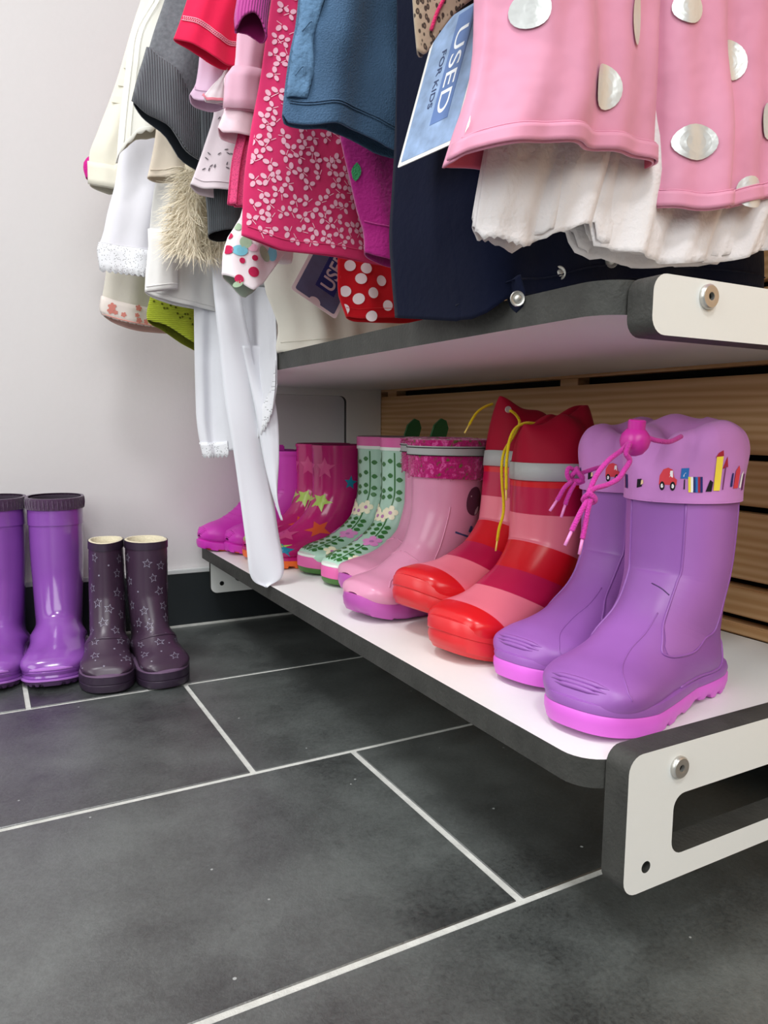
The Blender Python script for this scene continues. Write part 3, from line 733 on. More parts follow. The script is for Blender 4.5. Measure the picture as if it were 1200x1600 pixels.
def pink(label, loc, rz, side):
    b = Boot(label, loc, rz, L=.205, H=.206, fb=.098, sw=.042, W=.045, toe=.041, side=side, spring=.012)
    b.upper(M_pp)
    b.sole('sole', M_pps, [(-.008, .0), (-.002, .0008), (.001, .006), (.0022, .014), (.0012, .0195), (-.004, .0225)], teeth=14, tooth=.002, arch=.005)
    for sgn in (1, -1):
        b.ridge('seam', M_pp, [(.16, sgn*.95), (.3, sgn*.95), (.42, sgn*1.0)], .0009, n=24)
        b.ridge('ankle_ridge', M_pp, [(.40, sgn*.05), (.43, sgn*.5), (.46, sgn*.95)], .0010, n=24)
        b.ridge('instep_ridge', M_pp, [(.48, sgn*.9), (.53, sgn*.6), (.64, sgn*.62), (.72, sgn*.9)], .0011, n=30)
    for t in (.50, .525):
        b.ridge('ankle_fold', M_pp, [(t, .85), (t+.012, 1.1), (t+.008, 1.35)], [.0003, .0018, .0003], n=16); b.ridge('ankle_fold', M_pp, [(t, -.85), (t+.012, -1.1), (t+.008, -1.35)], [.0003, .0018, .0003], n=16)
    cf = b.band('cuff', M_fl, -.0, .047, .0045, 10)
    rs = random.Random(3)
    rb = b.band('reflective_band', M_refl, .0075, .0195, .0062, 5)
    tq = lambda d: float(np.interp(-(b.st[0][1]-d), -b.grid[:, 1], np.linspace(0, 1, 400)))
    for t in (tq(.009), tq(.018)): tube('stitching', [b.at(t, 2*math.pi*i/40, .0068) for i in range(41)], .0005, M_black, rb, 5, n=100)
    # fluffy tufts along the rim
    V = []; F = []
    for i in range(700):
        p = rs.uniform(0, 6.283); t = rs.choice((rs.uniform(0, tq(.0065)), rs.uniform(tq(.021), tq(.047)))); q = b.at(t, p, .004); nn = b.norm(t, p)
        d = nn+np.array([rs.uniform(-.7, .7), rs.uniform(-.7, .7), rs.uniform(-.3, .9)]); d /= np.linalg.norm(d)
        s_ = np.cross(d, nn+.01); s_ /= np.linalg.norm(s_)
        k_ = len(V); l_ = rs.uniform(.0015, .0035)
        V += [tuple(q-s_*.0008), tuple(q+s_*.0008), tuple(q+d*l_)]; F.append((k_, k_+1, k_+2))
    o = mesh_obj('fluff', V, F, M_fl, cf); o['kind'] = 'stuff'
    pa, pb, pc = Patch(), Patch(), Patch()
    for sgn in (1, -1):
        b.decal(pa, .145, sgn*1.66, disc(.013, .018, 24), .0005); b.decal(pb, .18, sgn*1.70, leaf(.012, .0025, 1.1), .0008); b.decal(pb, .13, sgn*1.54, disc(.001), .0008)
        b.decal(pc, .225, sgn*1.66, [(-.003, -.004), (.004, -.004), (.003, .004), (-.001, .004)], .0008); b.decal(pc, .25, sgn*1.46, [(-.012, -.0012), (.010, -.0012), (.010, .0012), (-.012, .0012)], .0006)
    pa.build('oval_print', M_dk, b.root); pb.build('figure_print', M_pale, b.root); pc.build('figure_print', M_bl, b.root)
    b.lining(M_fl, .3, .004)
    return b
pA = pink('pale pink rubber boot with fluffy fuchsia cuff and grey band, in front of its twin', (.462, .760, ZS), math.pi+R(10), 1)
pB = pink('pale pink rubber boot mostly hidden behind its twin, beside the mint boots', (.505, .852, ZS), math.pi+R(9), -1)
# --- mint flowered pair
M_mint = rubber('mint_rubber', 'a9cdb9', .3); M_mwhite = rubber('white_mint_rubber', 'dfe6df', .35)
M_mpink = rubber('candy_pink_rubber', 'd661a0', .4); M_mgreen = rubber('green_rubber', '3f6b2c', .4)
M_vine = mat('green_vine_print', '2f6f30', .35); M_cream = mat('cream_flower_print', 'efe9c8', .35); M_rose = mat('rose_flower_print', 'dd8cc6', .35)
M_mag = mat('magenta_flower_print', 'b3329a', .35); M_eye = mat('mauve_flower_centre_print', 'b878ae', .35); M_tab = mat('leaf_green_rubber', '2f6a3c', .4)
def mint(label, loc, rz, side):
    b = Boot(label, loc, rz, L=.205, H=.205, fb=.097, sw=.040, W=.040, toe=.040, side=side, spring=.004)
    b.upper(M_mint)
    b.sole('outsole', M_mgreen, [(-.006, .0), (-.001, .0008), (.0015, .005), (.0015, .0085)])
    b.sole('sole', M_mpink, [(.0012, .0082), (.0022, .009), (.0024, .022), (.0014, .0245)])
    b.sole('welt', M_mwhite, [(.0008, .0243), (.0018, .0248), (.0014, .0282), (-.005, .0305)])
    b.band('top_band', M_mpink, -.0, .0145, .0012, 5); b.band('white_band', M_mwhite, .0145, .0195, .0014, 3)
    b.lining(mat('grey_pink_lining', '8d6f78', .9), .4)
    v, c1, c2, c3, ey = Patch(), Patch(), Patch(), Patch(), Patch()
    def lv(t, p, sg, l_=.0095, turn=0): b.decal(v, t-.008*turn*2, p+sg*.19, [(x-.0052, y) for x, y in leaf(.0104, .0036, 0)], .0005, 2)
    for pc in (.35, 1.25, -.35, -1.25, 2.4, -2.4):
        front = abs(pc) < .5
        path = [(.045, pc), (.2, pc+.03), (.3, pc-.02), (.4, pc), (.5, pc*1.03)] + ([(.62, pc*1.02), (.75, pc*.9), (.86, pc*.4)] if front else [(.58, pc*1.08), (.66, pc*1.05)])
        b.stroke(v, path, .0022, n=60)
        for t in ([.07, .11, .15, .19, .34, .38, .42, .57, .63, .69, .76, .82] if front else [.07, .11, .15, .20, .25, .30, .41, .46, .51, .57, .63]):
            p = np.interp(t, [q[0] for q in path], [q[1] for q in path])
            for sg in (1, -1): lv(t+(.01 if sg > 0 else 0), p, sg*(1 if t < .5 else 1.0), turn=0 if t < .5 else .5)
    for sg in (1, -1):
        for (t, p, pa, r_) in ((.27, .40, c1, .0115), (.29, .12, c1, .0105), (.49, .43, c2, .0125), (.345, 1.27, c3, .0125), (.105, 1.2, c2, .011), (.72, 1.0, c1, .012), (.20, .85, c2, .0), (.60, .95, c2, .0)):
            if r_: b.decal(pa, t, sg*p, blossom(r_, 5, t*9), .0009, 3); b.decal(ey, t, sg*p, disc(.0028), .0013, 1)
    v.build('vine_print', M_vine, b.root, True); c1.build('cream_flower_print', M_cream, b.root); c2.build('rose_flower_print', M_rose, b.root); c3.build('magenta_flower_print', M_mag, b.root); ey.build('flower_centre_print', M_eye, b.root)
    # leaf-shaped pull tab at the back of the rim
    x = b.st[0][2]+.020
    for sg in (1,):
        V = []; F = []
        O = [(-.004, -.012), (.004, -.012), (.010, .006), (.011, .014), (.007, .021), (.001, .023), (-.006, .017), (-.008, .007)]
        for q in (-.0016, .0016):
            for (a, c_) in O: V.append((x-a*1.5-c_*.3, sg*(b.st[0][4]*.55)+q+a*.2, b.st[0][3]-.008+c_*1.6))
        k_ = len(O); F = [tuple(range(k_-1, -1, -1)), tuple(range(k_, 2*k_))]+[(i, (i+1) % k_, k_+(i+1) % k_, k_+i) for i in range(k_)]
        mesh_obj('pull_tab', V, F, M_tab, b.root, smooth=False)
    return b
mA = mint('mint green rubber boot with vine and flower print, nearer of the mint pair', (.512, .938, ZS), math.pi+R(9), 1)
mB = mint('mint green rubber boot with flowers, behind its twin and beside the star boots', (.514, 1.019, ZS), math.pi+R(9), -1)
# --- magenta boots with stars
M_sm = rubber('raspberry_rubber', 'b9186c', .2, coat=.3); M_or = rubber('orange_rubber', 'ee6a24', .4)
M_sg = mat('lime_star_print', 'aecb5a', .25); M_sb = mat('teal_star_print', '1e86a6', .25); M_so = mat('orange_star_print', 'd9552f', .25); M_sp = mat('rose_star_print', 'cf4d86', .25)
def starry(label, loc, rz, side):
    b = Boot(label, loc, rz, L=.2, H=.19, fb=.097, sw=.040, W=.040, toe=.041, side=side, spring=.004)
    b.upper(M_sm); b.band('rim', M_sm, 0, .005, .0012, 3)
    b.sole('sole', M_or, [(-.006, 0), (.0, .0006), (.0015, .006), (.0015, .0125)], teeth=44, tooth=.0035)
    b.sole('welt', M_sm, [(.001, .0122), (.002, .0125), (.002, .017), (-.005, .02)])
    b.lining(mat('raspberry_lining', '7a1248', .9), .4)
    P = [Patch() for _ in range(4)]
    for sg in (1, -1):
        for t, p, k_, r_, ro in ((.25, .42, 0, .019, .2), (.125, 1.45, 1, .012, .1), (.45, .9, 2, .02, .3), (.08, .45, 3, .018, 0), (.62, .25, 3, .02, .5), (.82, .75, 0, .018, .4), (.78, 1.25, 1, .013, .2), (.33, 2.1, 0, .016, .2), (.15, 2.4, 2, .013, .6)):
            b.decal(P[k_], t, sg*p, star(r_, r_*.45, ro), .0005, 4)
    for pa, m in zip(P, (M_sg, M_sb, M_so, M_sp)): pa.build('star_print', m, b.root)
    return b
sA = starry('raspberry rubber boot with lime, orange and teal stars, nearer of the starry pair', (.472, 1.098, ZS), math.pi+R(9), 1)
sB = starry('raspberry rubber boot with stars, half hidden behind its twin near the white sash', (.474, 1.172, ZS), math.pi+R(9), -1)
# --- small bright magenta pair at the far end
M_mg = rubber('hot_magenta_rubber', 'd135b8', .42)
def magenta(label, loc, rz, side):
    b = Boot(label, loc, rz, L=.185, H=.176, fb=.092, sw=.033, W=.036, toe=.042, side=side, spring=.006)
    b.upper(M_mg); b.sole('sole', M_mg, [(-.005, 0), (.0, .0006), (.0018, .007), (.0012, .014), (-.005, .017)], teeth=30, tooth=.0025)
    b.sole('outsole', M_or, [(-.02, -.0), (-.006, .0004), (-.004, .003)])
    for i in range(4): b.ridge('toe_ridge', M_mg, [(.855+i*.03, -.75), (.865+i*.03, 0), (.855+i*.03, .75)], [.0006, .0028, .0028, .0006], n=20)
    for i in range(7): b.ridge('shaft_rib', M_mg, [(.16+i*.06, -.7), (.17+i*.06, 0), (.16+i*.06, .7)], [.0003, .0014, .0003], n=16)
    for sg in (1, -1):
        for i in range(4): b.ridge('side_rib', M_mg, [(.26+i*.07, sg*1.25), (.25+i*.07, sg*1.5), (.265+i*.07, sg*1.75)], [.0004, .0018, .0004], n=16)
    b.band('rim', M_mg, 0, .007, .0018, 3); b.lining(mat('magenta_lining', '8e2182', .9), .4)
    lp = b.pt(0, math.pi*.75*1)
    box('pull_tab', (b.st[0][0]-.018, b.st[0][0]+.001, -.010, .010, .170, .187), M_mg, b.root, .002)
    return b
gA = magenta('small hot magenta rubber boot with ribbed toe, right beside the white sash', (.452, 1.235, ZS), math.pi+R(5), 1)
gB = magenta('small hot magenta rubber boot at the far end of the lower shelf', (.420, 1.282, ZS), math.pi+R(4), -1)
# --- purple pair on the floor
M_fp = rubber('glossy_purple_rubber', '8a4ea8', .18, coat=.35); M_fps = rubber('dark_purple_rubber', '4a2c57', .45); M_fpl = rubber('lilac_line_rubber', 'b678cf', .35)
M_knit = fabric('aubergine_knit', '4d3550', bump=.8, bscale=300, sheen=.3)
def floorpurple(label, loc, rz, side):
    b = Boot(label, loc, rz, L=.222, H=.252, fb=.104, sw=.039, W=.0465, toe=.042, side=side, spring=.006, ground=.012)
    b.upper(M_fp)
    b.sole('outsole', M_fps, [(-.006, 0), (.0, .0006), (.0018, .005), (.0018, .0075)], teeth=60, tooth=.003)
    b.sole('sole_line', M_fpl, [(.0015, .0073), (.0040, .0078), (.0040, .0098), (.0015, .0104)])
    b.sole('sole', M_fp, [(.001, .010), (.0022, .0125), (.0008, .0155), (.0022, .018), (.0026, .0205), (.0008, .0228)])
    b.sole('welt_line', M_fpl, [(.0005, .0225), (.0026, .0232), (.0024, .0252), (-.004, .0275)])
    b.band('top_band', M_fp, .014, .039, .0012, 6); 
    cf = b.band('knit_cuff', M_knit, -.004, .014, .0032, 8)
    for i in range(46):
        p = 2*math.pi*i/46; tube('gather', [b.at(0, p, .003)+np.array([0, 0, .002]), b.at(.010, p+.01, .0036), b.at(.022, p+.02, .0026)], .0009, M_knit, cf, 5, n=5, caps=False)
    b.ridge('heel_guard', M_fpl, [(.36, 2.3), (.42, 2.0), (.52, 1.82), (.62, 1.72), (.75, 1.9)], .0011, n=40); b.ridge('heel_guard', M_fpl, [(.36, -2.3), (.42, -2.0), (.52, -1.82), (.62, -1.72), (.75, -1.9)], .0011, n=40)
    b.lining(mat('dark_lining', '2a1f2d', .95), .3, .004)
    return b
fR = floorpurple('glossy purple rubber boot with knit rim on the floor beside the dark star boots', (.0885, 1.194, 0), R(-98), -1)
fL = floorpurple('glossy purple rubber boot on the floor cut by the left edge of the photo', (.0045, 1.216, 0), R(-100), 1)
# --- dark boots with star outlines
M_dp = rubber('aubergine_rubber', '3f2c3f', .33); M_ds = rubber('dark_aubergine_rubber', '2f2134', .45); M_line = rubber('aubergine_edge_rubber', '6d5570', .4)
M_st = mat('silver_grey_star_print', '8a8496', .4); M_fleece = fabric('cream_fleece_lining', 'd9cfb4', bump=.8, bscale=250)
def dark(label, loc, rz, side, squeeze, rimdip):
    b = Boot(label, loc, rz, L=.160, H=.196, fb=.074, sw=.0295, W=.0365, toe=.040, side=side, spring=.002, ground=.02, squeeze=squeeze)
    b.upper(M_dp)
    b.sole('sole', M_ds, [(-.004, 0), (.0012, .0008), (.0028, .004), (.0028, .0105), (.0018, .0115), (.0030, .0128), (.0030, .022), (.001, .0225)])
    b.sole('welt', M_line, [(.0012, .0222), (.0022, .0226), (.0018, .0245), (-.004, .0265)])
    b.band('top_band', M_ds, -.0, .0115, .0012, 5)
    b.lining(M_fleece, .35, .004)
    rs = random.Random(11+side); pa = Patch(); spots = []
    for _ in range(400):
        t = .045+.83*rs.random()**1.7; p = rs.uniform(-2.8, 2.8)
        q = b.pt(t, p)
        if all(np.linalg.norm(q-o_) > .0185 for o_ in spots): spots.append(q); kind = rs.random()
        else: continue
        if kind < .72:
            r_ = .0075; O = star(r_, r_*.45, rs.uniform(-.4, .4)); I = [(x*.74, y*.74) for x, y in O]
            e = .01; st_ = np.linalg.norm(b.pt(min(t+e, 1), p)-b.pt(t-e, p))/(2*e); sp_ = max(.008, np.linalg.norm(b.pt(t, p+e)-b.pt(t, p-e))/(2*e))
            f_ = lambda x, y: b.at(min(1, t-y/st_), p+x/sp_, .0005)
            A = [f_(*q_) for q_ in O]; B = [f_(*q_) for q_ in I]; pa.strip(A+A[:1], B+B[:1], True)
        else: b.decal(pa, t, p, disc(.0014, n=8), .0005, 1)
    for _ in range(40):
        t = rs.uniform(.09, .85); p = rs.uniform(-2.5, 2.5); q = b.pt(t, p)
        if all(np.linalg.norm(q-o_) > .010 for o_ in spots): spots.append(q); b.decal(pa, t, p, disc(.0012, n=8), .0005, 1)
    pa.build('star_print', M_st, b.root)
    b.ridge('ankle_crease', M_dp, [(.47, -.9), (.455, 0), (.47, .9)], [.0004, .0022, .0004], n=20)
    return b
dL = dark('small dark aubergine boot with star outlines, squashed rim, next to the purple boots', (.1475, 1.112, 0), R(-101), 1, .42, .004)
dR = dark('small dark aubergine boot with star outlines and round cream-lined opening', (.2140, 1.096, 0), R(-86), -1, 0, 0)
# ---------------------------------------------------------------- clothes on the rail
G = {
 'pink_dress': ([(246.8,380,520.5),(244.3,380,522.1),(253.1,380,527.3),(265.9,380,531.2),(287,380,535),(324.5,380,539.9),(354.7,380,543.6),(380.5,380,544.8),(395.7,380,545.1),(407.1,380,545.6)],
  [(246.8,520.5),(255.3,544.2),(261.7,559.7),(266.8,575.1),(269.7,600.5),(269.2,617.9)]),
 'pink_dress_right': ([(415.9,384,537.1),(412,384,525.2),(419.1,384,521.2),(447.8,384,520.1),(473.9,384,526.1),(515.6,384,538.7),(622.8,384,569.4)],
  [(415.9,537.1),(411.9,575.4),(406.6,615.6),(400.2,654.4)]),
 'tulle': ([(275.5,390,490.2),(279.6,390,484.8),(286.9,390,485.6),(298,390,483.9),(308.8,390,482.2),(321.6,390,488.3),(341.5,390,496.8),(361.6,390,501.7),(367.2,390,490.1),(395.3,390,486.6),(404.5,390,486),(439.8,390,486.4),(470.7,390,491.3),(507.8,390,496.1),(547.7,390,508.6),(638.4,390,528.6)],
  [(275.5,490.2),(282.1,530)]),
 'leopard_top': ([(270.7,455,621.1),(274.8,455,619.6),(283.3,455,629.3),(297.5,455,647.2),(321.2,455,665.7),(348.7,455,684.5),(407.8,455,716.2)],
  [(270.7,621.1),(267.9,640.5),(266.7,652.2)]),
 'navy': ([(320.2,570,463.3),(326.6,545,459.7),(322.7,490,450.9),(325.4,468,449.5),(328.4,452,453.4),(340.2,445,463),(375.3,455,469),(429.4,465,483.8),(506.9,470,495.8),(589,470,500.5),(665,465,502.2)],
  [(320.2,463.3),(316,500.6),(313.7,531.6),(315.8,566.9),(317.8,604),(319.4,669.9),(318.8,719.4)]),
 'denim': ([(240.6,630,634.4),(244.4,630,627.7),(262.7,630,626.2),(287.2,630,629.7),(305.2,630,630),(325.4,630,626),(341.3,630,621.3),(372.1,630,618.2),(457.2,630,627.5)],
  [(240.6,634.4),(243.1,655.7),(247.4,684),(253.4,711.2),(255.8,730.7)]),
 'magenta_fleece': ([(344.1,675,540.7),(354.9,675,536.3),(371.1,675,533.1),(396,675,530.7),(443.4,675,527.9)],
  [(344.1,540.7),(343.2,557.8),(336,578.1),(327.5,608.1),(316.4,647.4),(308.9,680.7)]),
 'floral': ([(235.1,730,555.1),(259,730,548.7),(278.6,730,544.5),(310,730,544),(336.6,730,543.8),(365.9,730,543.2),(394.3,730,542.5),(479.5,730,542.2)],
  [(235.1,555.1),(235.9,566.2),(237.6,599.7),(245.4,653.8),(256.5,707.5),(262.1,742.8),(268.3,780.5)]),
 'magenta_cuff': ([(218.7,690,724.6),(225.4,690,734.4),(233.2,690,737.5),(239.8,690,733.7),(245.3,690,727.3),(249,690,723.8)],
  [(218.7,724.6),(218.2,732.6),(220.8,749.4)]),
 'pink_tulle': ([(238,785,599.6),(244.9,785,599.3),(253.9,785,599.3),(269.4,785,598.9)],
  [(238,599.6),(243.5,644),(250,669.3),(255.2,697)]),
 'pink_leg': ([(234.4,775,688),(246.5,775,687.3),(261.5,775,688.4),(274,775,688.4)],
  [(234.4,688),(238.3,725.7),(244.4,730.2),(247.5,759.6),(250.7,796.8)]),
 'pink_foot': ([(227,778,670.3),(230.9,778,665.4),(243.7,778,665.3),(257.3,778,665.3),(269.2,778,665.5)],
  [(227,670.3),(234.6,689.1)]),
 'berry': ([(235.7,800,529),(247.6,800,524.1),(256.1,800,517.5),(264,800,513.5),(269.9,800,517.5),(275.8,800,521.4),(287,800,535.6),(297.6,800,549.1),(307.5,800,560.6)],
  [(235.7,529),(236.7,547.7),(242,567.6),(257.2,592.8),(263.9,619)]),
 'berry_flap': ([(301.7,815,553.7),(309.3,815,551.8),(320.2,815,553),(323.4,815,561.8)],
  [(301.7,553.7),(301.9,573.3)]),
 'coral_shorts': ([(194.2,820,765.2),(210,820,760.9),(223.3,820,757.1),(234.9,820,752.1),(247.3,820,750.5),(258.6,820,751.7),(272.2,820,753.5)],
  [(194.2,765.2),(200.5,781.7),(209,806.7)]),
 'red_polka': ([(383.8,800,496.7),(399.8,800,494.9),(415.2,800,496.1),(448.6,800,498.6),(470.3,800,500.2),(496.2,800,503.7),(526.6,800,508.4)],
  [(383.8,496.7),(375.5,516.5),(373,525),(372.9,563.2),(374.3,635.9)]),
 'bib': ([(228.7,835,722.2),(231.4,835,717.6),(240.5,835,718.1),(252.7,835,721.3)],
  [(228.7,722.2),(237.3,733.9),(251.8,752.1)]),
 'lavender': ([(218.6,855,728.8),(221.3,855,722.7),(229.7,855,720.4),(246.2,855,719.7),(258.6,855,723.6)],
  [(218.6,728.8),(225.9,742.3),(230.7,771.8),(233.5,803.4)]),
 'tee_print': ([(227.5,895,646.8),(243.1,895,642),(259.9,895,642.4),(291.2,895,645),(323.6,895,646.9)],
  [(227.5,646.8),(233.7,662),(245.6,694.7),(257.7,734.6),(262.4,786.4)]),
 'cream_rest': ([(336.7,905,461.1),(369.1,905,465.3),(414.6,905,470.4),(462.2,905,474.8),(543,905,482.1)],
  [(336.7,461.1),(335,465.8),(338.6,491.6),(331.1,514.1),(320.4,541.3),(318.2,578.3)]),
 'grey_cuff': ([(252.2,912,596.8),(258.5,912,599.8),(269.6,912,602.8),(281.6,912,605.8),(294.6,912,611.3)],
  [(252.2,596.8),(251.8,619.1),(249.3,648.9),(248.2,675.1)]),
 'grey_sweat': ([(174.3,940,741.4),(186.1,940,730.8),(198.5,940,724.4),(210.5,940,717.6),(219.7,940,707.6),(230.6,940,694.9),(243.5,940,689.1),(269.4,940,681.3),(322.9,940,676.3)],
  [(174.3,741.4),(181.6,768.3),(189.4,791.2),(199.8,825.3),(213.3,863.7)]),
 'grey_tee': ([(323.2,950,550.2),(346.9,950,550.9),(374,950,553.5),(397.1,950,557.3),(435.1,950,562.7)],
  [(323.2,550.2),(323.8,603.6)]),
 'fur': ([(225.9,975,592.8),(244.3,975,584.8),(264.9,975,583.9),(286,975,587.9),(307.5,975,592)],
  [(225.9,592.8),(223.4,619.8),(229.7,651.7),(238.4,683.9)]),
 'beige': ([(198.1,990,676.2),(213.8,990,677.9),(229.8,990,681.3),(254.3,990,686.8),(279.3,990,690.1)],
  [(198.1,676.2),(203.3,697.7),(208.7,723.9),(212.6,752.7)]),
 'white_jacket': ([(166.7,1020,696.4),(168.6,1020,708.3),(177.5,1020,720.7),(191.2,1020,736.4),(205.6,1020,740.6),(217,1020,747.5),(231.5,1020,747.1),(263,1020,745),(332.7,1020,745.5)],
  [(166.7,696.4),(169.1,723.8),(175.2,770.9),(182,817.8),(186.7,849.1),(197.5,872.8),(213.1,900.9)]),
 'white_dress': ([(277.3,1050,329.3),(289.3,1050,329.2),(301.9,1045,330.2),(313.5,1030,334.3),(325.6,1000,345.9),(331.7,955,362.4),(338.2,930,389.5),(339.2,915,422.2)],
  [(277.3,329.3),(271.4,353.9),(268.5,389.9),(268.1,461.1),(268.7,533),(274.5,596.6),(279.2,652.7)]),
 'white_tee': ([(200.7,1040,544.3),(212.2,1040,538.6),(230.7,1040,533.5),(250.4,1040,530.1),(267,1040,528.9),(299.2,1040,525.4)],
  [(200.7,544.3),(201.9,557.7),(204.3,582.7),(207.4,607.8)]),
 'white_cuff': ([(195.9,1015,540.1),(207.3,1015,542),(222.2,1015,545),(239,1015,548.2)],
  [(195.9,540.1),(198.3,570.2),(202,586)]),
 'skirt': ([(151,1075,577.4),(167.2,1075,575),(186.2,1075,573.6),(204.7,1075,573),(220.3,1075,578),(246.6,1075,585.1),(300.9,1075,586.4)],
  [(151,577.4),(148.5,598.7),(155.7,621),(162.3,649.8),(173.2,688.3),(179.3,726.9)]),
 'cream_jacket': ([(145.6,1110,691),(160.2,1110,687.4),(175.9,1110,685.6),(182.1,1110,694.1),(195.9,1110,702.3),(248.4,1110,706.2)],
  [(145.6,691),(146,725.8),(157.7,760.9),(173.9,802.8),(186.6,838.4),(198.6,878),(210.7,917.7),(219.9,944.5)]),
 'lime': ([(218.7,1120,518.3),(227.6,1120,515.3),(236.6,1120,513.3),(250.2,1120,506.9),(263.1,1120,499.5),(273.3,1120,493.6),(285.5,1120,487.8),(321,1120,469)],
  [(218.7,518.3),(217.9,524.6),(224.1,553.9),(229.6,591.2)]),
 'peach': ([(164,1165,527.7),(178.9,1165,521.6),(190.5,1165,518.7),(204.1,1165,516),(222.5,1165,514.5),(241.3,1165,513.9),(294.4,1165,511.9)],
  [(164,527.7),(161.6,533.9),(167,565.3),(171.4,591.1),(175.9,620.5)]),
 'magenta_sleeve': ([(148.6,1170,717.2),(152.8,1170,716.1),(162.5,1170,721.2),(180.2,1170,729.3)],
  [(148.6,717.2),(145.7,730.6),(146.8,739.5),(154,747.7),(168.1,760.7)]),
}
BERRY = {'raspberry_print': [(0.2407,0.5545,0.0047,0.0047,0.0), (0.2500,0.5239,0.0047,0.0047,0.0), (0.2650,0.5321,0.0055,0.0055,0.0), (0.2666,0.5470,0.0031,0.0031,0.0), (0.2538,0.5435,0.0031,0.0031,0.0), (0.2423,0.5697,0.0039,0.0039,0.0)], 'sky_blue_print': [(0.2519,0.5539,0.0079,0.0055,0.0), (0.2877,0.5547,0.0055,0.0079,0.0)], 'sage_print': [(0.2576,0.5625,0.0063,0.0063,0.0), (0.2782,0.5530,0.0055,0.0087,0.6), (0.2486,0.5185,0.0055,0.0031,0.5), (0.2515,0.5794,0.0031,0.0047,0.0)], 'rose_pink_print': [(0.2646,0.5574,0.0047,0.0039,0.0)], }
POLKA = [(0.3854,0.5539), (0.3691,0.5408), (0.4028,0.5515), (0.4215,0.5389), (0.3806,0.5248), (0.3947,0.5167), (0.4106,0.5240), (0.4295,0.5110), (0.3799,0.5046), (0.4099,0.4976), (0.3970,0.5394), (0.4612,0.5121), (0.4342,0.5615), (0.4187,0.5655), (0.4432,0.5329)]
DECAL = {'leafpatch': (0.3317, 0.6134)}
RX, RZ = .45, 1.215
rail = thing('clothes_rail', 'steel clothes rail on two wall brackets above the bench', 'rail', (RX, .83, RZ))
def loc_child(o, root): o.location = -Vector(root.location); return o
loc_child(tube('rail_bar', [(RX, .30, RZ), (RX, 1.30, RZ)], .0125, M_steel, rail, 16), rail)
for y in (.36, 1.27):
    loc_child(tube('wall_bracket', [(RX, y, RZ), (.58, y, RZ), (.715, y, RZ)], .010, M_steel, rail, 12), rail)
    loc_child(lathe('wall_plate', [(.03, 0), (.03, .006), (.012, .008)], (.7118, y, RZ), (-1, 0, 0), M_steel, rail), rail)
M_hang = mat('clear_hanger_plastic', '2a2a2c', .3)
HANG = {}
def hanger(root, y):
    """hook over the rail and sloping shoulder bar"""
    if 'h' not in HANG:
        P = [(RX-.145, 0, 1.075), (RX-.07, 0, 1.112), (RX, 0, 1.128), (RX+.07, 0, 1.112), (RX+.145, 0, 1.075)]
        o = tube('hanger', P, .0055, M_hang, root, 8); HANG['h'] = o.data
        hk = tube('hook', [(RX, 0, 1.128), (RX, 0, 1.185), (RX+.012, 0, 1.198), (RX+.0165, 0, RZ), (RX+.009, 0, RZ+.0135), (RX-.004, 0, RZ+.0160), (RX-.0165, 0, RZ+.004)], .0018, M_steel, o, 6)
        HANG['k'] = hk.data
    else:
        o = bpy.data.objects.new('hanger', HANG['h']); COL.objects.link(o); o.parent = root
        hk = bpy.data.objects.new('hook', HANG['k']); COL.objects.link(hk); hk.parent = o
    o.location = Vector((0, y, 0)) - Vector(root.location); hk.location = (0, 0, 0)
def hermite(xs, ys, x):
    xs = np.asarray(xs, float); ys = np.asarray(ys, float)
    d = np.diff(ys)/np.diff(xs); m = np.zeros(len(xs)); m[0] = d[0]; m[-1] = d[-1]
    for i in range(1, len(xs)-1): m[i] = 0 if d[i-1]*d[i] <= 0 else 2*d[i-1]*d[i]/(d[i-1]+d[i])
    i = np.clip(np.searchsorted(xs, x)-1, 0, len(xs)-2); h = xs[i+1]-xs[i]; u = (x-xs[i])/h
    return ys[i]*(1+2*u)*(1-u)**2 + m[i]*h*u*(1-u)**2 + ys[i+1]*u*u*(3-2*u) + m[i+1]*h*u*u*(u-1)
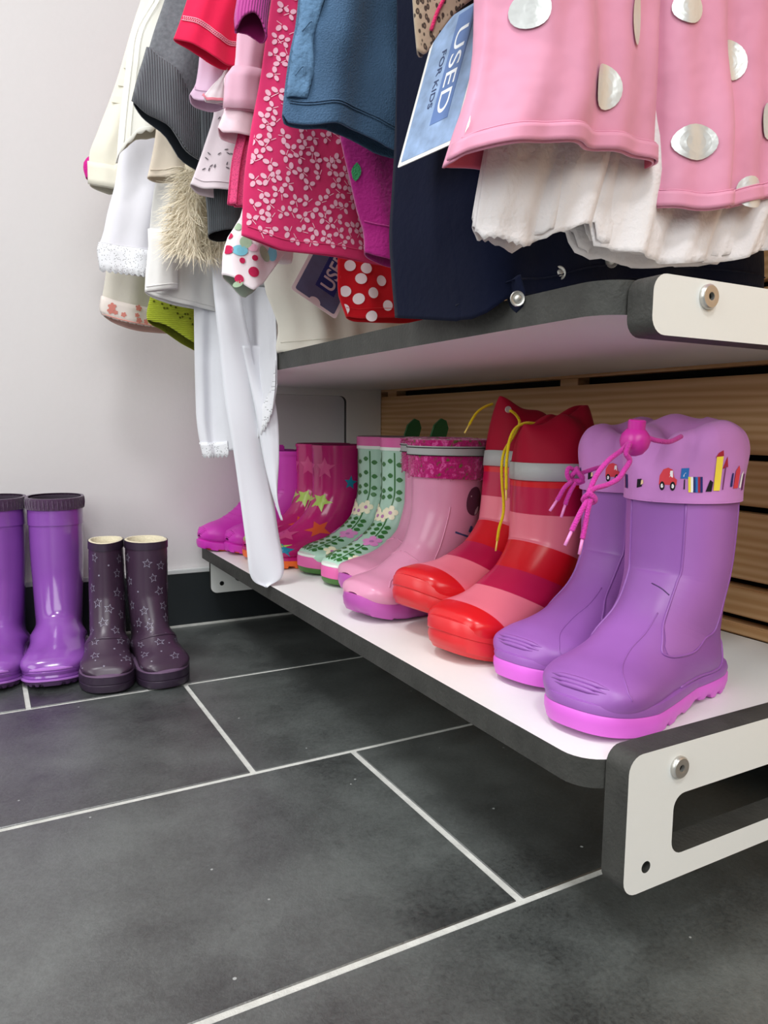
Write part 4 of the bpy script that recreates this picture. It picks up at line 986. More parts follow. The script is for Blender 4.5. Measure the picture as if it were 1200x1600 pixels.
class Garment:
    """hanging cloth tube: front sheet with a drawn hem and free left edge, back sheet behind it"""
    def __init__(s, key, T=.03, A=.006, k=3, ph=0, xr=None, back=0, ztop=None, shoulder=.30, wr=.0015, sl=None, sr=None, pe=.45):
        s.pe = pe
        H_, L_ = G[key]
        s.h = np.array(H_)/1000.; s.l = np.array(L_)/1000.
        s.x0 = s.h[0][0]; s.x1 = s.h[-1][0]; s.xr = xr if xr else s.x1
        s.q = (s.h[:, 0]-s.x0)/(s.x1-s.x0)
        s.T, s.A, s.k, s.ph, s.back, s.wr = T, A, k, ph, back, wr
        s.ztop = ztop or 1.085; s.sl = sl if sl is not None else max(.31, min(s.x0+.03, .36)); s.sr = sr if sr is not None else max(.585 if s.x1 > .42 else s.sl+.06, .0)
        z = list(s.l[:, 1]); x = list(s.l[:, 0])
        keep = [0]
        for i in range(1, len(z)):
            if z[i] > z[keep[-1]]+.003: keep.append(i)
        z = [z[i] for i in keep]; x = [x[i] for i in keep]
        zt = s.ztop
        if zt > z[-1]+.12:
            sl_ = (x[-1]-x[-2])/(z[-1]-z[-2]) if len(z) > 1 else 0
            x.append(x[-1]+max(-.3, min(.3, sl_))*.06); z.append(z[-1]+.06)
            x.append(s.sl); z.append(zt)
        s.lz, s.lx = z, x
        s.ym = float(np.mean(s.h[:, 1])); s.yt = s.h[0][1]
    def XL(s, z): return float(hermite(s.lz, s.lx, max(s.lz[0], min(z, s.lz[-1]))))
    def XR(s, z):
        z0 = s.h[-1][2]; u = max(0, min(1, (z-z0)/(s.ztop-z0))); w_ = smooth01(u)
        return s.xr*(1-w_)+s.sr*w_ if s.ztop > 1 else s.xr
    def hemz(s, q): return float(hermite(s.q, s.h[:, 2], q))
    def hemy(s, q): return float(hermite(s.q, s.h[:, 1], q))
    def front(s, q, v, side=-1, z=None):
        """q across (0 left), v height fraction"""
        hz = s.hemz(q) + (s.back*math.sin(math.pi*q)**.5 if side > 0 else 0)
        if z is None: z = hz + (s.ztop-hz)*v
        else: v = (z-hz)/(s.ztop-hz)
        vv = max(0., min(1., v))
        x = s.XL(z) + q*(s.XR(z)-s.XL(z))
        x += (s.x0 + q*(s.x1-s.x0) - (s.XL(s.lz[0]) + q*(s.XR(s.lz[0])-s.XL(s.lz[0]))))*max(0, 1-vv*3)
        yb = s.hemy(q); y = yb*(1-smooth01(vv*1.3)) + s.yt*smooth01(vv*1.3)
        prof = max(0., math.sin(math.pi*min(1, max(0, q))))**s.pe
        fold = s.A*(1-.55*vv)*(math.sin(2*math.pi*s.k*q+s.ph+1.1*math.sin(3*q+s.ph)+vv*1.2) + .45*math.sin(2*math.pi*s.k*2.3*q+1.7*s.ph-vv*2))
        wr = s.wr*(math.sin(41*x+37*z+s.ph)+math.sin(67*z-29*x+2*s.ph)*.7+math.sin(93*x+11*z+.5*s.ph)*.5)
        pf = min(1, prof*1.15)
        return np.array([x, y + side*(s.T/2)*prof + (fold+wr)*pf*(1 if side < 0 else .6), z])
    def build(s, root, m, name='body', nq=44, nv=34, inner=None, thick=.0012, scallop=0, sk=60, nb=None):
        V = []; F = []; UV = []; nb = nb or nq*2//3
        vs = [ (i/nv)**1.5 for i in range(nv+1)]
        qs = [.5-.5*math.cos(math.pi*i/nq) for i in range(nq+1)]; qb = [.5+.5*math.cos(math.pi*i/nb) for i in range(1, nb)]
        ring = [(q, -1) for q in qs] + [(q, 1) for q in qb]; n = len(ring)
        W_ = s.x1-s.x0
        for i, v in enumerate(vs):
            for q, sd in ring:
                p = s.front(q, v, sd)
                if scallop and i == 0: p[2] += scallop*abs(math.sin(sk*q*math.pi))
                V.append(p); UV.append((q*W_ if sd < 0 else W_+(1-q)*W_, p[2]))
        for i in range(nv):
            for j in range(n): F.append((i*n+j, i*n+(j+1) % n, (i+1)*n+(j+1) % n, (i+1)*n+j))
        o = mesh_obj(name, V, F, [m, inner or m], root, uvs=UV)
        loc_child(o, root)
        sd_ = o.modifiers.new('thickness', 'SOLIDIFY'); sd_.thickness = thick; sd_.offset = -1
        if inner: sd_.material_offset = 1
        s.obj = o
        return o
    def nrm(s, q, z):
        a = s.front(q+.01, 0, -1, z)-s.front(q-.01, 0, -1, z); b = s.front(q, 0, -1, z+.004)-s.front(q, 0, -1, z-.004)
        n = np.cross(a, b); n /= np.linalg.norm(n)+1e-12
        return n if n[1] < 0 else -n
    def at(s, x, z, off=.0008):
        q = (x-s.XL(z))/(s.XR(z)-s.XL(z))
        for _ in range(3): q += (x-s.front(min(.99, max(.01, q)), 0, -1, z)[0])/(s.XR(z)-s.XL(z))
        q = min(.985, max(.015, q)); return s.front(q, 0, -1, z)+s.nrm(q, z)*off
    def atq(s, q, z, off=.0008): return s.front(q, 0, -1, z)+s.nrm(min(.98, max(.02, q)), z)*off
    def decal(s, pa, x, z, shape, off=.0008, sub=2):
        rr = [[s.at(x+a*q/sub, z+b*q/sub, off) for a, b in shape] for q in range(1, sub+1)]
        pa.add([*rr[0], s.at(x, z, off)])
        for q in range(sub-1): pa.strip(rr[q]+rr[q][:1], rr[q+1]+rr[q+1][:1])
    def line(s, name, m, dz, q0=.0, q1=1., rad=.0005, parent=None, n=70, off=.0006):
        o = tube(name, [s.atq(q, s.hemz(q)+dz, off) for q in np.linspace(q0, q1, 24)], rad, m, parent, 5, n=n); return o
    def strip(s, name, m, z0, z1, root, off=.0012, q0=0., q1=1., n=50, nv=4, scallop=0, sk=30, thick=.0006, drop=True):
        """band following the hem between two offsets above it"""
        V = []; F = []; UV = []
        for i in range(nv+1):
            for j in range(n+1):
                q = q0+(q1-q0)*j/n; dz = z0+(z1-z0)*i/nv
                zz = s.hemz(q)+dz
                p = s.front(q, 0, -1, max(zz, s.hemz(q)))+s.nrm(min(.98, max(.02, q)), max(zz, s.hemz(q)))*off
                p[2] = zz - (scallop*abs(math.sin(sk*q*math.pi)) if i == 0 else 0)
                V.append(p); UV.append((p[0], p[2]))
        for i in range(nv):
            for j in range(n): a = i*(n+1)+j; F.append((a, a+1, a+n+2, a+n+1))
        o = mesh_obj(name, V, F, m, root, uvs=UV); loc_child(o, root)
        if thick: k = o.modifiers.new('thickness', 'SOLIDIFY'); k.thickness = thick; k.offset = 1
        return o
def wear(name, label, cat, g, y=None):
    r_ = thing(name, label, cat, (float(g.x0+g.x1)/2, g.ym, float(g.h[:, 2].min())))
    hanger(r_, g.yt); return r_
def fix(o, root): loc_child(o, root); return o
class PatchL(Patch):
    def build(s, name, m, root, stuff=False, parent=None):
        b = len(root.children)
        Patch.build(s, name, m, root, stuff)
        for c in root.children:
            if c.name.split('.')[0] == name: c.location = -Vector(root.location)
# 1 pink dress with silver dots and tulle petticoat
M_pd = fabric('powder_pink_satin', 'da92ae', rough=.5, spec=.3, bump=.75, bscale=17, bdist=.008, sheen=.1, var=.08, vscale=14)
M_pdi = fabric('coral_pink_lining', 'd9657f', rough=.7); M_foil = mat('silver_foil_print', 'd9dbda', .32, .5, .45, bump=.5, bscale=60)
M_tul = fabric('white_tulle', 'f3eeef', alpha=.80, bump=.5, bscale=300)
g = Garment('pink_dress', T=.05, A=.006, k=1.6, ph=.6, wr=.0016, back=-.004, xr=.405, sr=.405, pe=.35)
g2 = Garment('pink_dress_right', T=.05, A=.010, k=2.2, ph=2.2, wr=.0016, back=-.004, sl=.37, sr=.60, pe=.35)
pd = wear('dress', 'powder pink satin dress with silver foil dots and white tulle petticoat, front of the rail', 'dress', g)
g.build(pd, M_pd, 'skirt', nq=80, nv=44, inner=M_pdi)
g.strip('hem_band', M_pd, .0008, .0105, pd, .0016, n=90, thick=.0012)
g2.build(pd, M_pd, 'skirt_panel', nq=70, nv=44, inner=M_pdi)
g2.strip('hem_band', M_pd, .0008, .0105, pd, .0016, n=70, thick=.0012)
fix(g2.line('hem_stitching', M_pd, .0112, .01, .99, .0006, pd, 120, .0016), pd)
for q_ in (.0112,): fix(g.line('hem_stitching', M_pd, q_, .01, .99, .0006, pd, 140, .0016), pd)
pl = PatchL()
g.decal(pl, 0.3495, 0.5796, disc(0.0126, 0.0135, 22, -0.30), .0014, 4)
g2.decal(pl, 0.4352, 0.5629, disc(0.0150, 0.0113, 22, 0.00), .0014, 4)
g.decal(pl, 0.2530, 0.5497, disc(0.0064, 0.0127, 22, -0.10), .0014, 4)
g2.decal(pl, 0.3889, 0.5989, disc(0.0066, 0.0109, 22, 0.00), .0014, 4)
g.decal(pl, 0.2898, 0.6083, disc(0.0091, 0.0101, 22, 0.00), .0014, 4)
g.decal(pl, 0.3760, 0.6271, disc(0.0045, 0.0164, 22, 0.00), .0014, 4)
g2.decal(pl, 0.4217, 0.6446, disc(0.0109, 0.0098, 22, 0.00), .0014, 4)
g2.decal(pl, 0.4805, 0.6300, disc(0.0122, 0.0137, 22, 0.30), .0014, 4)
g2.decal(pl, 0.5014, 0.5414, disc(0.0117, 0.0113, 22, 0.00), .0014, 4)
g2.decal(pl, 0.5232, 0.5958, disc(0.0150, 0.0129, 22, 0.00), .0014, 4)
for (x_, z_) in ((.335, .70), (.375, .755), (.34, .82), (.385, .885), (.345, .95)): g.decal(pl, x_, z_, disc(.010, .0125, 22), .0014, 4)
for (x_, z_) in ((.43, .71), (.50, .74), (.56, .70), (.45, .80), (.53, .83), (.43, .89), (.50, .92), (.55, .97)): g2.decal(pl, x_, z_, disc(.010, .0125, 22), .0014, 4)
pl.build('foil_dot', M_foil, pd)
t = Garment('tulle', T=.028, A=.005, k=7, ph=1.3, wr=.001, ztop=.66, xr=.672)
t.build(pd, M_tul, 'petticoat', nq=110, nv=10, thick=.0004, scallop=.0022, sk=70)
t2 = Garment('tulle', T=.022, A=.005, k=9, ph=3.1, wr=.001, ztop=.66, xr=.672); t2.h = t2.h+np.array([.004, .004, .004])
t2.build(pd, M_tul, 'petticoat_layer', nq=110, nv=10, thick=.0004, scallop=.0022, sk=60)
t3 = Garment('tulle', T=.014, A=.005, k=6, ph=4.6, wr=.001, ztop=.66, xr=.672); t3.h = t3.h+np.array([.008, .006, .010])
t3.build(pd, M_tul, 'petticoat_layer', nq=110, nv=10, thick=.0004, scallop=.002, sk=50)
# 2 leopard top
def leopard():
    m = fabric('leopard_velour', 'a08c76', bump=.4, bscale=200, sheen=.4); t = NT(m)
    for l in list(t.b.inputs['Base Color'].links): t.t.links.remove(l)
    tc = t.n('ShaderNodeTexCoord'); mp = t.n('ShaderNodeMapping'); mp.inputs['Scale'].default_value = (330, 190, 1); mp.inputs['Rotation'].default_value = (0, 0, .5)
    v = t.n('ShaderNodeTexVoronoi'); v.inputs['Scale'].default_value = 1
    t.l(tc.outputs['UV'], mp.inputs[0]); t.l(mp.outputs[0], v.inputs['Vector'])
    cr = t.n('ShaderNodeValToRGB'); e = cr.color_ramp.elements
    e[0].position = .10; e[0].color = lin('75604f'); e[1].position = .2; e[1].color = lin('40332b'); k = e.new(.34); k.color = lin('40332b'); k = e.new(.42); k.color = lin('a8957f')
    t.l(v.outputs['Distance'], cr.inputs[0]); t.l(cr.outputs[0], t.b.inputs['Base Color']); return m
g = Garment('leopard_top', T=.02, A=.002, k=1.5, ph=.2)
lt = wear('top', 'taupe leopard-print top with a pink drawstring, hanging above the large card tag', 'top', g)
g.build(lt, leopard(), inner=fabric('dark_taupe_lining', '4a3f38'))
fix(tube('drawstring', [g.at(.2785, .634, .0015), g.at(.282, .645, .002), g.at(.288, .660, .002), g.at(.292, .69, .002)], .0013, fabric('hot_pink_cord', 'd62f68', bump=.8, bscale=900), lt, 6, n=16), lt)
# 3 navy bodysuit
M_navy = fabric('navy_jersey', '0a1026', bump=.3, bscale=120, sheen=.05, spec=.1, var=.08)
g = Garment('navy', T=.04, A=.005, k=1.6, ph=2.5, wr=.001)
nv_ = wear('bodysuit', 'navy jersey bodysuit with steel snap buttons drooping over the upper shelf edge', 'bodysuit', g)
g.build(nv_, M_navy, nq=64)
fix(g.line('hem_stitching', M_navy, .011, .01, .99, .0006, nv_, 120), nv_)
tb_ = tube('snap_tab', [(0.3423, 0.4370, 0.4742), (0.3435, 0.4320, 0.4615), (0.3440, 0.4280, 0.4534)], [.010, .0095, .006], M_navy, nv_, 14, n=14, flat=.25); fix(tb_, nv_)
fix(lathe('snap_button', [(.0052,0),(.0055,.0008),(.0050,.0016),(.0036,.0014),(.0030,.0008),(.0024,.0020),(.0012,.0024)], (0.3379, 0.4250, 0.4600), (-.35,-1,-.05), M_steel, nv_, 20), nv_)
fix(lathe('snap_button', [(.0052,0),(.0055,.0008),(.0050,.0016),(.0036,.0014),(.0030,.0008),(.0024,.0020),(.0012,.0024)], (0.3886, 0.4400, 0.4854), (-.35,-1,-.05), M_steel, nv_, 20), nv_)
fix(lathe('snap_button', [(.0052,0),(.0055,.0008),(.0050,.0016),(.0036,.0014),(.0030,.0008),(.0024,.0020),(.0012,.0024)], (0.4459, 0.4440, 0.5014), (-.35,-1,-.05), M_steel, nv_, 20), nv_)
# 4 large card tag
def card(name, label, P, wd, ht, rad, cols, notch):
    """P: bottom-left, bottom-right, up point of the card plane (world)"""
    a = Vector(P[0]); ex = (Vector(P[1])-a).normalized(); ez = Vector(P[2])-a; ez = (ez-ex*ez.dot(ex)).normalized(); n_ = ex.cross(ez)
    if n_.y > 0: n_ = -n_
    root = thing(name, label, 'tag', a, 0, 'card tags hanging among the clothes')
    mt = Matrix((ex, ez, n_)).transposed().to_4x4()
    root.matrix_world = Matrix.Translation(a) @ mt
    def sheet(nm, O, z0, z1, m):
        bm = bmesh.new(); vs = [bm.verts.new((x, y, z0)) for x, y in O]; f_ = bm.faces.new(vs)
        r_ = bmesh.ops.extrude_face_region(bm, geom=[f_]); bmesh.ops.translate(bm, vec=(0, 0, z1-z0), verts=[v for v in r_['geom'] if isinstance(v, bmesh.types.BMVert)])
        bmesh.ops.recalc_face_normals(bm, faces=bm.faces[:]); return bm_obj(nm, bm, m, root)
    sheet('card', rrect(0, 0, wd, ht, rad), 0, .0006, cols[0])
    b_ = .0042 if notch else .0032
    O = rrect(b_, b_, wd-b_, ht-b_, rad*.8)
    if notch:
        c = wd*.5; k = [(c+.0075*math.cos(R(q)), b_+.0065*math.sin(R(q))) for q in range(180, -1, -15)]
        i = 7; O = O[:i]+k+O[i:]
    sheet('printed_panel', O, .0006, .0008, cols[1])
    return root, sheet
M_card = mat('white_card', 'e8e6e2', .6); M_denimp = mat('faded_denim_print', '8aa3c6', .55, var=.3, vscale=60); M_band = mat('dark_denim_print', '5876ab', .55, var=.1, vscale=60)
M_ink = mat('white_ink', 'eef0f2', .6); M_dink = mat('dark_ink', '2f3e66', .6)
tg, sheet = card('card_tag', 'large white-bordered card tag with blue denim print in front of the navy bodysuit', [(0.2851,0.5050,0.5624),(0.2932,0.4400,0.5617),(0.3245,0.5100,0.6907)], 0.0655, .138, .0012, [M_card, M_denimp], False)
tw = 0.0655
sheet('dark_band', [(tw*.44, .024), (tw*.74, .024), (tw*.74, .110), (tw*.44, .110)], .0008, .0010, M_band)
TM = lambda x, y: Matrix.Translation((x, y, .0010)) @ Matrix.Rotation(-math.pi/2, 4, 'Z')
text_mesh('lettering', 'USED', tw*.27, TM(tw*.50, .0985), M_ink, tg, .0001, 0, 1.62)
text_mesh('lettering', 'FOR KIDS', tw*.115, TM(tw*.30, .086), M_dink, tg, .0001, 0, 1.45)

# 5 denim skirt
M_den = mat('washed_denim', '45617f', .85, .15, bump=.7, bscale=700, var=.22, vscale=16, sheen=.1)
g = Garment('denim', T=.036, A=.008, k=1.7, ph=4.2, wr=.002, back=.006)
dn = wear('skirt', 'washed blue denim skirt with frayed button placket on its left edge', 'skirt', g)
g.build(dn, M_den, nq=60, nv=40, thick=.0018)
fix(g.line('hem_stitching', M_den, .0185, .02, .98, .0007, dn, 90), dn); fix(g.line('hem_stitching', M_den, .0165, .02, .98, .0007, dn, 90), dn)
M_den2 = mat('faded_denim', '5f7f9f', .9, .1, bump=.9, bscale=160, bdist=.003, var=.25, vscale=50)
V = []; F = []; rs = random.Random(2)
for i in range(50):
    z = .648+.006*i; wd_ = .075+.012*math.sin(i*.5)+(.045 if i > 16 else 0)
    for j in range(9):
        q = .006+wd_*j/8; p = g.front(q, 0, -1, z)+g.nrm(max(.02, q), z)*(.0016+.0026*math.sin(math.pi*j/8)+.0012*math.sin(i*1.1+j*.8)*(1 if i < 20 else .3))
        V.append(p)
for i in range(49):
    for j in range(8): a = i*9+j; F.append((a, a+1, a+10, a+9))
pk_ = fix(mesh_obj('button_placket', V, F, M_den2, dn), dn); k_ = pk_.modifiers.new('t', 'SOLIDIFY'); k_.thickness = .002
for z in (.664, .700):
    fix(tube('frayed_thread', [g.atq(.03, z, .006), g.atq(.06, z+.006, .010), g.atq(.075, z+.001, .008)], .0006, M_den2, dn, 5), dn)
# 6 magenta fleece
M_mf = fabric('magenta_fleece', '9c1670', bump=.6, bscale=300, sheen=.4)
g = Garment('magenta_fleece', T=.03, A=.004, k=1.4, ph=1.2)
mf = wear('sweatshirt', 'deep magenta fleece top with a green leaf patch, between denim and floral trousers', 'top', g)
g.build(mf, M_mf)
fix(g.line('cuff_seam', M_mf, .030, .02, .98, .0008, mf, 60), mf)
pl = PatchL(); g.decal(pl, *DECAL['leafpatch'], [(-y, x-.008) for x, y in leaf(.017, .0042)], .0014); pl.build('leaf_patch', mat('green_embroidery', '2f8a55', .8, bump=1, bscale=700), mf)
# 7 magenta knit cardigan sleeve
M_mk = ribbed('magenta_rib_knit', 'bd4796', 1300, .9)
g = Garment('magenta_cuff', T=.022, A=.0005, k=1, wr=.0003, back=-.010, sl=.33, sr=.40)
mk = wear('cardigan', 'magenta knitted cardigan showing one ribbed sleeve cuff at the top of the photo', 'cardigan', g)
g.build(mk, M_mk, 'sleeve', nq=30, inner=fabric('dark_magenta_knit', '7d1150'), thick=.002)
# 8 floral trousers
M_fp2 = fabric('raspberry_cotton', 'd23268', bump=.2, bscale=120); M_fl2 = mat('pale_pink_flower_print', 'eeb9cb', .85, .1)
g = Garment('floral', T=.022, A=.004, k=1.3, ph=2.1, wr=.001, back=.004)
ft = wear('trousers', 'raspberry cotton trousers covered in small pale pink flower print', 'trousers', g)
g.build(ft, M_fp2, nq=50)
fix(g.line('hem_stitching', M_fp2, .010, .02, .98, .0006, ft, 90), ft)
fix(tube('leg_seam', [g.atq(.60+i*.004, g.hemz(.6)+.004+i*.02, .0008) for i in range(14)], .0009, M_fp2, ft, 6, n=40), ft)
pl = PatchL(); rs = random.Random(8); used = {}
cell = lambda a, b: (int(a/.006), int(b/.006))
def clash(a, b):
    i, j = cell(a, b)
    return any((u_-a)**2+(v_-b)**2 < .0057**2 for di in (-1, 0, 1) for dj in (-1, 0, 1) for u_, v_ in used.get((i+di, j+dj), ()))
for _ in range(12000):
    q = rs.uniform(.02, .97); z = rs.uniform(.535, 1.03)
    x = g.XL(z)+q*(g.XR(z)-g.XL(z)); a0 = rs.uniform(0, 6.28); k = rs.choice((2, 3, 3))
    pet = [(a0+i*(1.5 if k == 2 else 1.75)+rs.uniform(-.15, .15), rs.uniform(.0042, .0052)) for i in range(k)]
    C_ = [(x+(.0014+l_*.62)*math.cos(a), z+(.0014+l_*.62)*math.sin(a)) for a, l_ in pet]
    if any(cz < g.hemz(min(1, max(0, (cx_-g.x0)/(g.x1-g.x0))))+.005 for cx_, cz in C_) or any(clash(*c_) for c_ in C_): continue
    for c_ in C_: used.setdefault(cell(*c_), []).append(c_)
    for (a, l_), (cx_, cz) in zip(pet, C_): g.decal(pl, cx_, cz, disc(l_*.66, l_*.47, 10, a), .0009, 1)
    a = a0-1.5; p0, p1 = np.array((x, z)), np.array((x+.0055*math.cos(a), z+.0055*math.sin(a))); d = np.array((-math.sin(a), math.cos(a)))*.00035
    pl.strip([g.at(*(p0+d), .0009), g.at(*(p1+d), .0009)], [g.at(*(p0-d), .0009), g.at(*(p1-d), .0009)], True)
pl.build('flower_print', M_fl2, ft, True)
# 9 smaller pieces on the left
def simple(key, name, label, cat, m, inner=None, seams=(), **k):
    g = Garment(key, **k); r_ = wear(name, label, cat, g); g.build(r_, m, inner=inner)
    for dz in seams: fix(g.line('hem_stitching', m, dz, .02, .98, .0006, r_, 70), r_)
    return g, r_
M_pt = see_through('pink_tulle', 'd94c7c', .6, 900, .4)
g, _ = simple('pink_tulle', 'tulle_skirt', 'strip of hot pink tulle skirt beside the floral trousers', 'skirt', M_pt, T=.012, A=.003, k=3, sl=.33, sr=.40)
M_lp = fabric('light_pink_jersey', 'e3b4c8', bump=.25)
g, lp = simple('pink_leg', 'romper', 'light pink jersey romper with turned-up cuff and white foot below', 'romper', M_lp, T=.02, A=.001, k=1, seams=(.004,), wr=.0006, sl=.33, sr=.40, back=-.004)
g.strip('cuff', M_lp, .0006, .042, lp, .002, thick=.0015)
gf = Garment('pink_foot', T=.02, A=.001, k=1, wr=.0006, ztop=.72, back=-.004); gf.build(lp, fabric('pale_pink_jersey', 'efd3dd'), 'foot', nq=20, nv=8)
M_be = fabric('white_berry_jersey', 'efe4e8', bump=.3)
g, be = simple('berry', 'sleepsuit', 'white sleepsuit with printed berries and leaves, hem folded to a point', 'sleepsuit', M_be, fabric('pale_green_jersey', 'b4c8b8'), T=.034, A=.003, k=1.2, ph=2, sl=.33, sr=.42, back=-.004)
gf = Garment('berry_flap', T=.006, A=.0005, k=1, wr=.0003, ztop=.62); gf.build(be, M_be, 'flap', nq=16, nv=6)
BC = {'raspberry_print': 'c22a55', 'sky_blue_print': '7cc4d6', 'sage_print': 'a7bfa2', 'rose_pink_print': 'e9b3c8'}
for nm, L_ in BERRY.items():
    pl = PatchL()
    for (x, z, rx, ry, ro) in L_: g.decal(pl, x, z, disc(rx, ry, 16, ro), .001, 2)
    pl.build('berry_print' if 'rasp' in nm else 'leaf_print', mat(nm, BC[nm], .85, .1), be)
M_co = fabric('coral_pink_jersey', 'e0214e', bump=.3, bscale=70)
g, co = simple('coral_shorts', 'shorts', 'coral red shorts with zigzag hem stitching at the top left', 'shorts', M_co, T=.022, A=.003, k=1.2, ph=1, wr=.0014, sl=.33, sr=.42, back=.002)
M_th = mat('pale_pink_thread', 'f0a0b4', .8)
fix(g.line('hem_stitching', M_th, .0200, .02, .98, .0005, co, 90, .0009), co); fix(g.line('hem_stitching', M_th, .0240, .02, .98, .0005, co, 90, .0009), co)
zz = [g.atq(.03+.94*i/70, g.hemz(.03+.94*i/70)+(.0205 if i % 2 else .0235), .001) for i in range(71)]
fix(tube('hem_stitching', zz, .0004, M_th, co, 4, n=142), co)
M_rp = fabric('red_cotton', 'c1121f', bump=.3)
g, rp = simple('red_polka', 'trousers', 'red cotton trousers with white polka dots, hem just above the shelf edge', 'trousers', M_rp, T=.03, A=.004, k=1.5, ph=.6, seams=(.0105,), wr=.001, back=-.003)
pl = PatchL()
for (x, z) in POLKA: g.decal(pl, x, z, disc(.0062, None, 18), .001, 2)
pl.build('polka_dot', mat('white_dot_print', 'ecdde0', .85, .1), rp)
M_bib = fabric('white_cotton', 'ece3e8', bump=.2)
g, bi = simple('bib', 'blouse', 'white blouse corner with coral piping and lace, by the pink turned-up cuff', 'blouse', M_bib, T=.008, A=.001, k=1, wr=.0004, sl=.33, sr=.40)
g.strip('piping', fabric('coral_piping', 'e88a9a'), -.0005, .0022, bi, .0012, thick=.0012)
M_lav = fabric('lilac_pink_jersey', 'd9b9d2', bump=.3)
simple('lavender', 'cardigan', 'lilac pink cardigan sleeve end below the coral red shorts', 'cardigan', M_lav, T=.026, A=.001, k=1, seams=(.010,), wr=.0008, sl=.33, sr=.40)
M_te = fabric('pale_grey_pink_jersey', 'd8ccd2', bump=.25)
g, te = simple('tee_print', 't_shirt', 'pale grey pink t-shirt with small dark tick print and rolled hem', 't-shirt', M_te, T=.028, A=.003, k=1.1, ph=.4, seams=(.008,), sl=.33, sr=.44, back=-.004)
pl = PatchL(); rs = random.Random(4)
for i in range(46):
    q = rs.uniform(.05, .7); z = g.hemz(q)+rs.uniform(.015, .12); x = g.XL(z)+q*(g.XR(z)-g.XL(z))
    g.decal(pl, x, z, disc(.0024, .0007, 8, rs.uniform(0, 3.1)), .0009, 1)
pl.build('tick_print', mat('dark_grey_print', '5d565c', .8), te, True)
M_cr = fabric('cream_cotton', 'dcd8cd', bump=.3)
simple('cream_rest', 'trousers', 'cream cotton trousers resting on the far end of the upper shelf', 'trousers', M_cr, T=.03, A=.006, k=2.0, ph=1.9, seams=(.012,), wr=.002)
M_gc = ribbed('charcoal_rib_knit', '4a4e52', 1500, .8)
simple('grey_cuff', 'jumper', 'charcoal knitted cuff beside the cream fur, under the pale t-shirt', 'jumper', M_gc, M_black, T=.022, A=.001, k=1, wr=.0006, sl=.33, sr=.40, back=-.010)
# grey sweatshirt
M_gs = mat('grey_marl_sweat', '6a6c71', .9, .1, bump=.3, bscale=400, var=.18, vscale=220, sheen=.2)
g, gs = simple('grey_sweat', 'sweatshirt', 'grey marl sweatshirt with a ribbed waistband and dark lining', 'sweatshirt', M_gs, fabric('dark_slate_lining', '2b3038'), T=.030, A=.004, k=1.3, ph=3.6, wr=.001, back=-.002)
g.strip('waistband', ribbed('grey_marl_rib', '66686e', 1200, 1, dist=.002), .0004, .064, gs, .0022, thick=.0018, n=80)
fix(g.line('waistband_seam', M_gs, .0645, .01, .99, .0012, gs, 90, .0018), gs)
M_gt = fabric('light_grey_jersey', 'b9babb', bump=.3)
simple('grey_tee', 't_shirt', 'plain light grey t-shirt hem behind the berry sleepsuit', 't-shirt', M_gt, T=.02, A=.003, k=1.4, seams=(.008,))
# fur vest
M_fu = fabric('cream_fur', 'e6dac2', rough=.95, sheen=.3); 
g, fu = simple('fur', 'vest', 'shaggy cream faux fur vest beside the white lace skirt', 'vest', M_fu, T=.032, A=.003, k=2, ph=1, sl=.33, sr=.42)
rs = random.Random(21); V = []; F = []
for i in range(2600):
    q = rs.uniform(.0, .99); z = g.hemz(max(.02, q))+rs.uniform(0, .10) if rs.random() < .8 else g.hemz(max(.02, q))+rs.uniform(0, .02)
    q = q**1.4; p = g.front(q, 0, -1, z); n_ = g.nrm(min(.97, max(.03, q)), z)
    d = n_*rs.uniform(.3, 1)+np.array([-.9*max(0, 1-q*5)+rs.uniform(-.6, .4), rs.uniform(-.3, .2), -rs.uniform(.1, 1.1)]); d /= np.linalg.norm(d)
    l_ = rs.uniform(.012, .030); w_ = rs.uniform(.0003, .0007); sd_ = np.cross(d, n_+.1); sd_ /= np.linalg.norm(sd_)+1e-9
    curl = np.array([rs.uniform(-.5, .5), rs.uniform(-.3, .3), rs.uniform(-.9, .2)])
    b0 = len(V)
    for j in range(4):
        u = j/3; c = p+d*l_*u+curl*l_*.5*u*u
        V += [tuple(c-sd_*w_*(1-.8*u)), tuple(c+sd_*w_*(1-.8*u))]
    F += [(b0+2*j, b0+2*j+1, b0+2*j+3, b0+2*j+2) for j in range(3)]
o = mesh_obj('fur_strand', V, F, mat('fur_fibre', 'f0e6d0', .6, .3), fu); fix(o, fu); o['kind'] = 'stuff'
M_bg = fabric('beige_twill', 'd6c9b8', bump=.3)
simple('beige', 'trousers', 'beige twill trouser leg end under the white scalloped jacket', 'trousers', M_bg, T=.03, A=.002, k=1, seams=(.008,), sl=.33, sr=.42, back=-.003)
M_wj = fabric('ivory_cotton', 'e6e4dc', bump=.4, bscale=45)
g, wj = simple('white_jacket', 'jacket', 'ivory jacket with a scalloped hem, left of the grey sweatshirt', 'jacket', M_wj, fabric('cream_lining', 'd8d2c2'), T=.03, A=.004, k=2.2, ph=2.4, wr=.002, back=-.006)
g.strip('scalloped_edge', M_wj, -.001, .003, wj, .0008, scallop=.0035, sk=16, n=120)
for i in (1, 2): fix(tube('seam', [g.atq(.04*i, .72+.02*j, .0008) for j in range(11)], .0004, M_wj, wj, 6, n=40), wj)
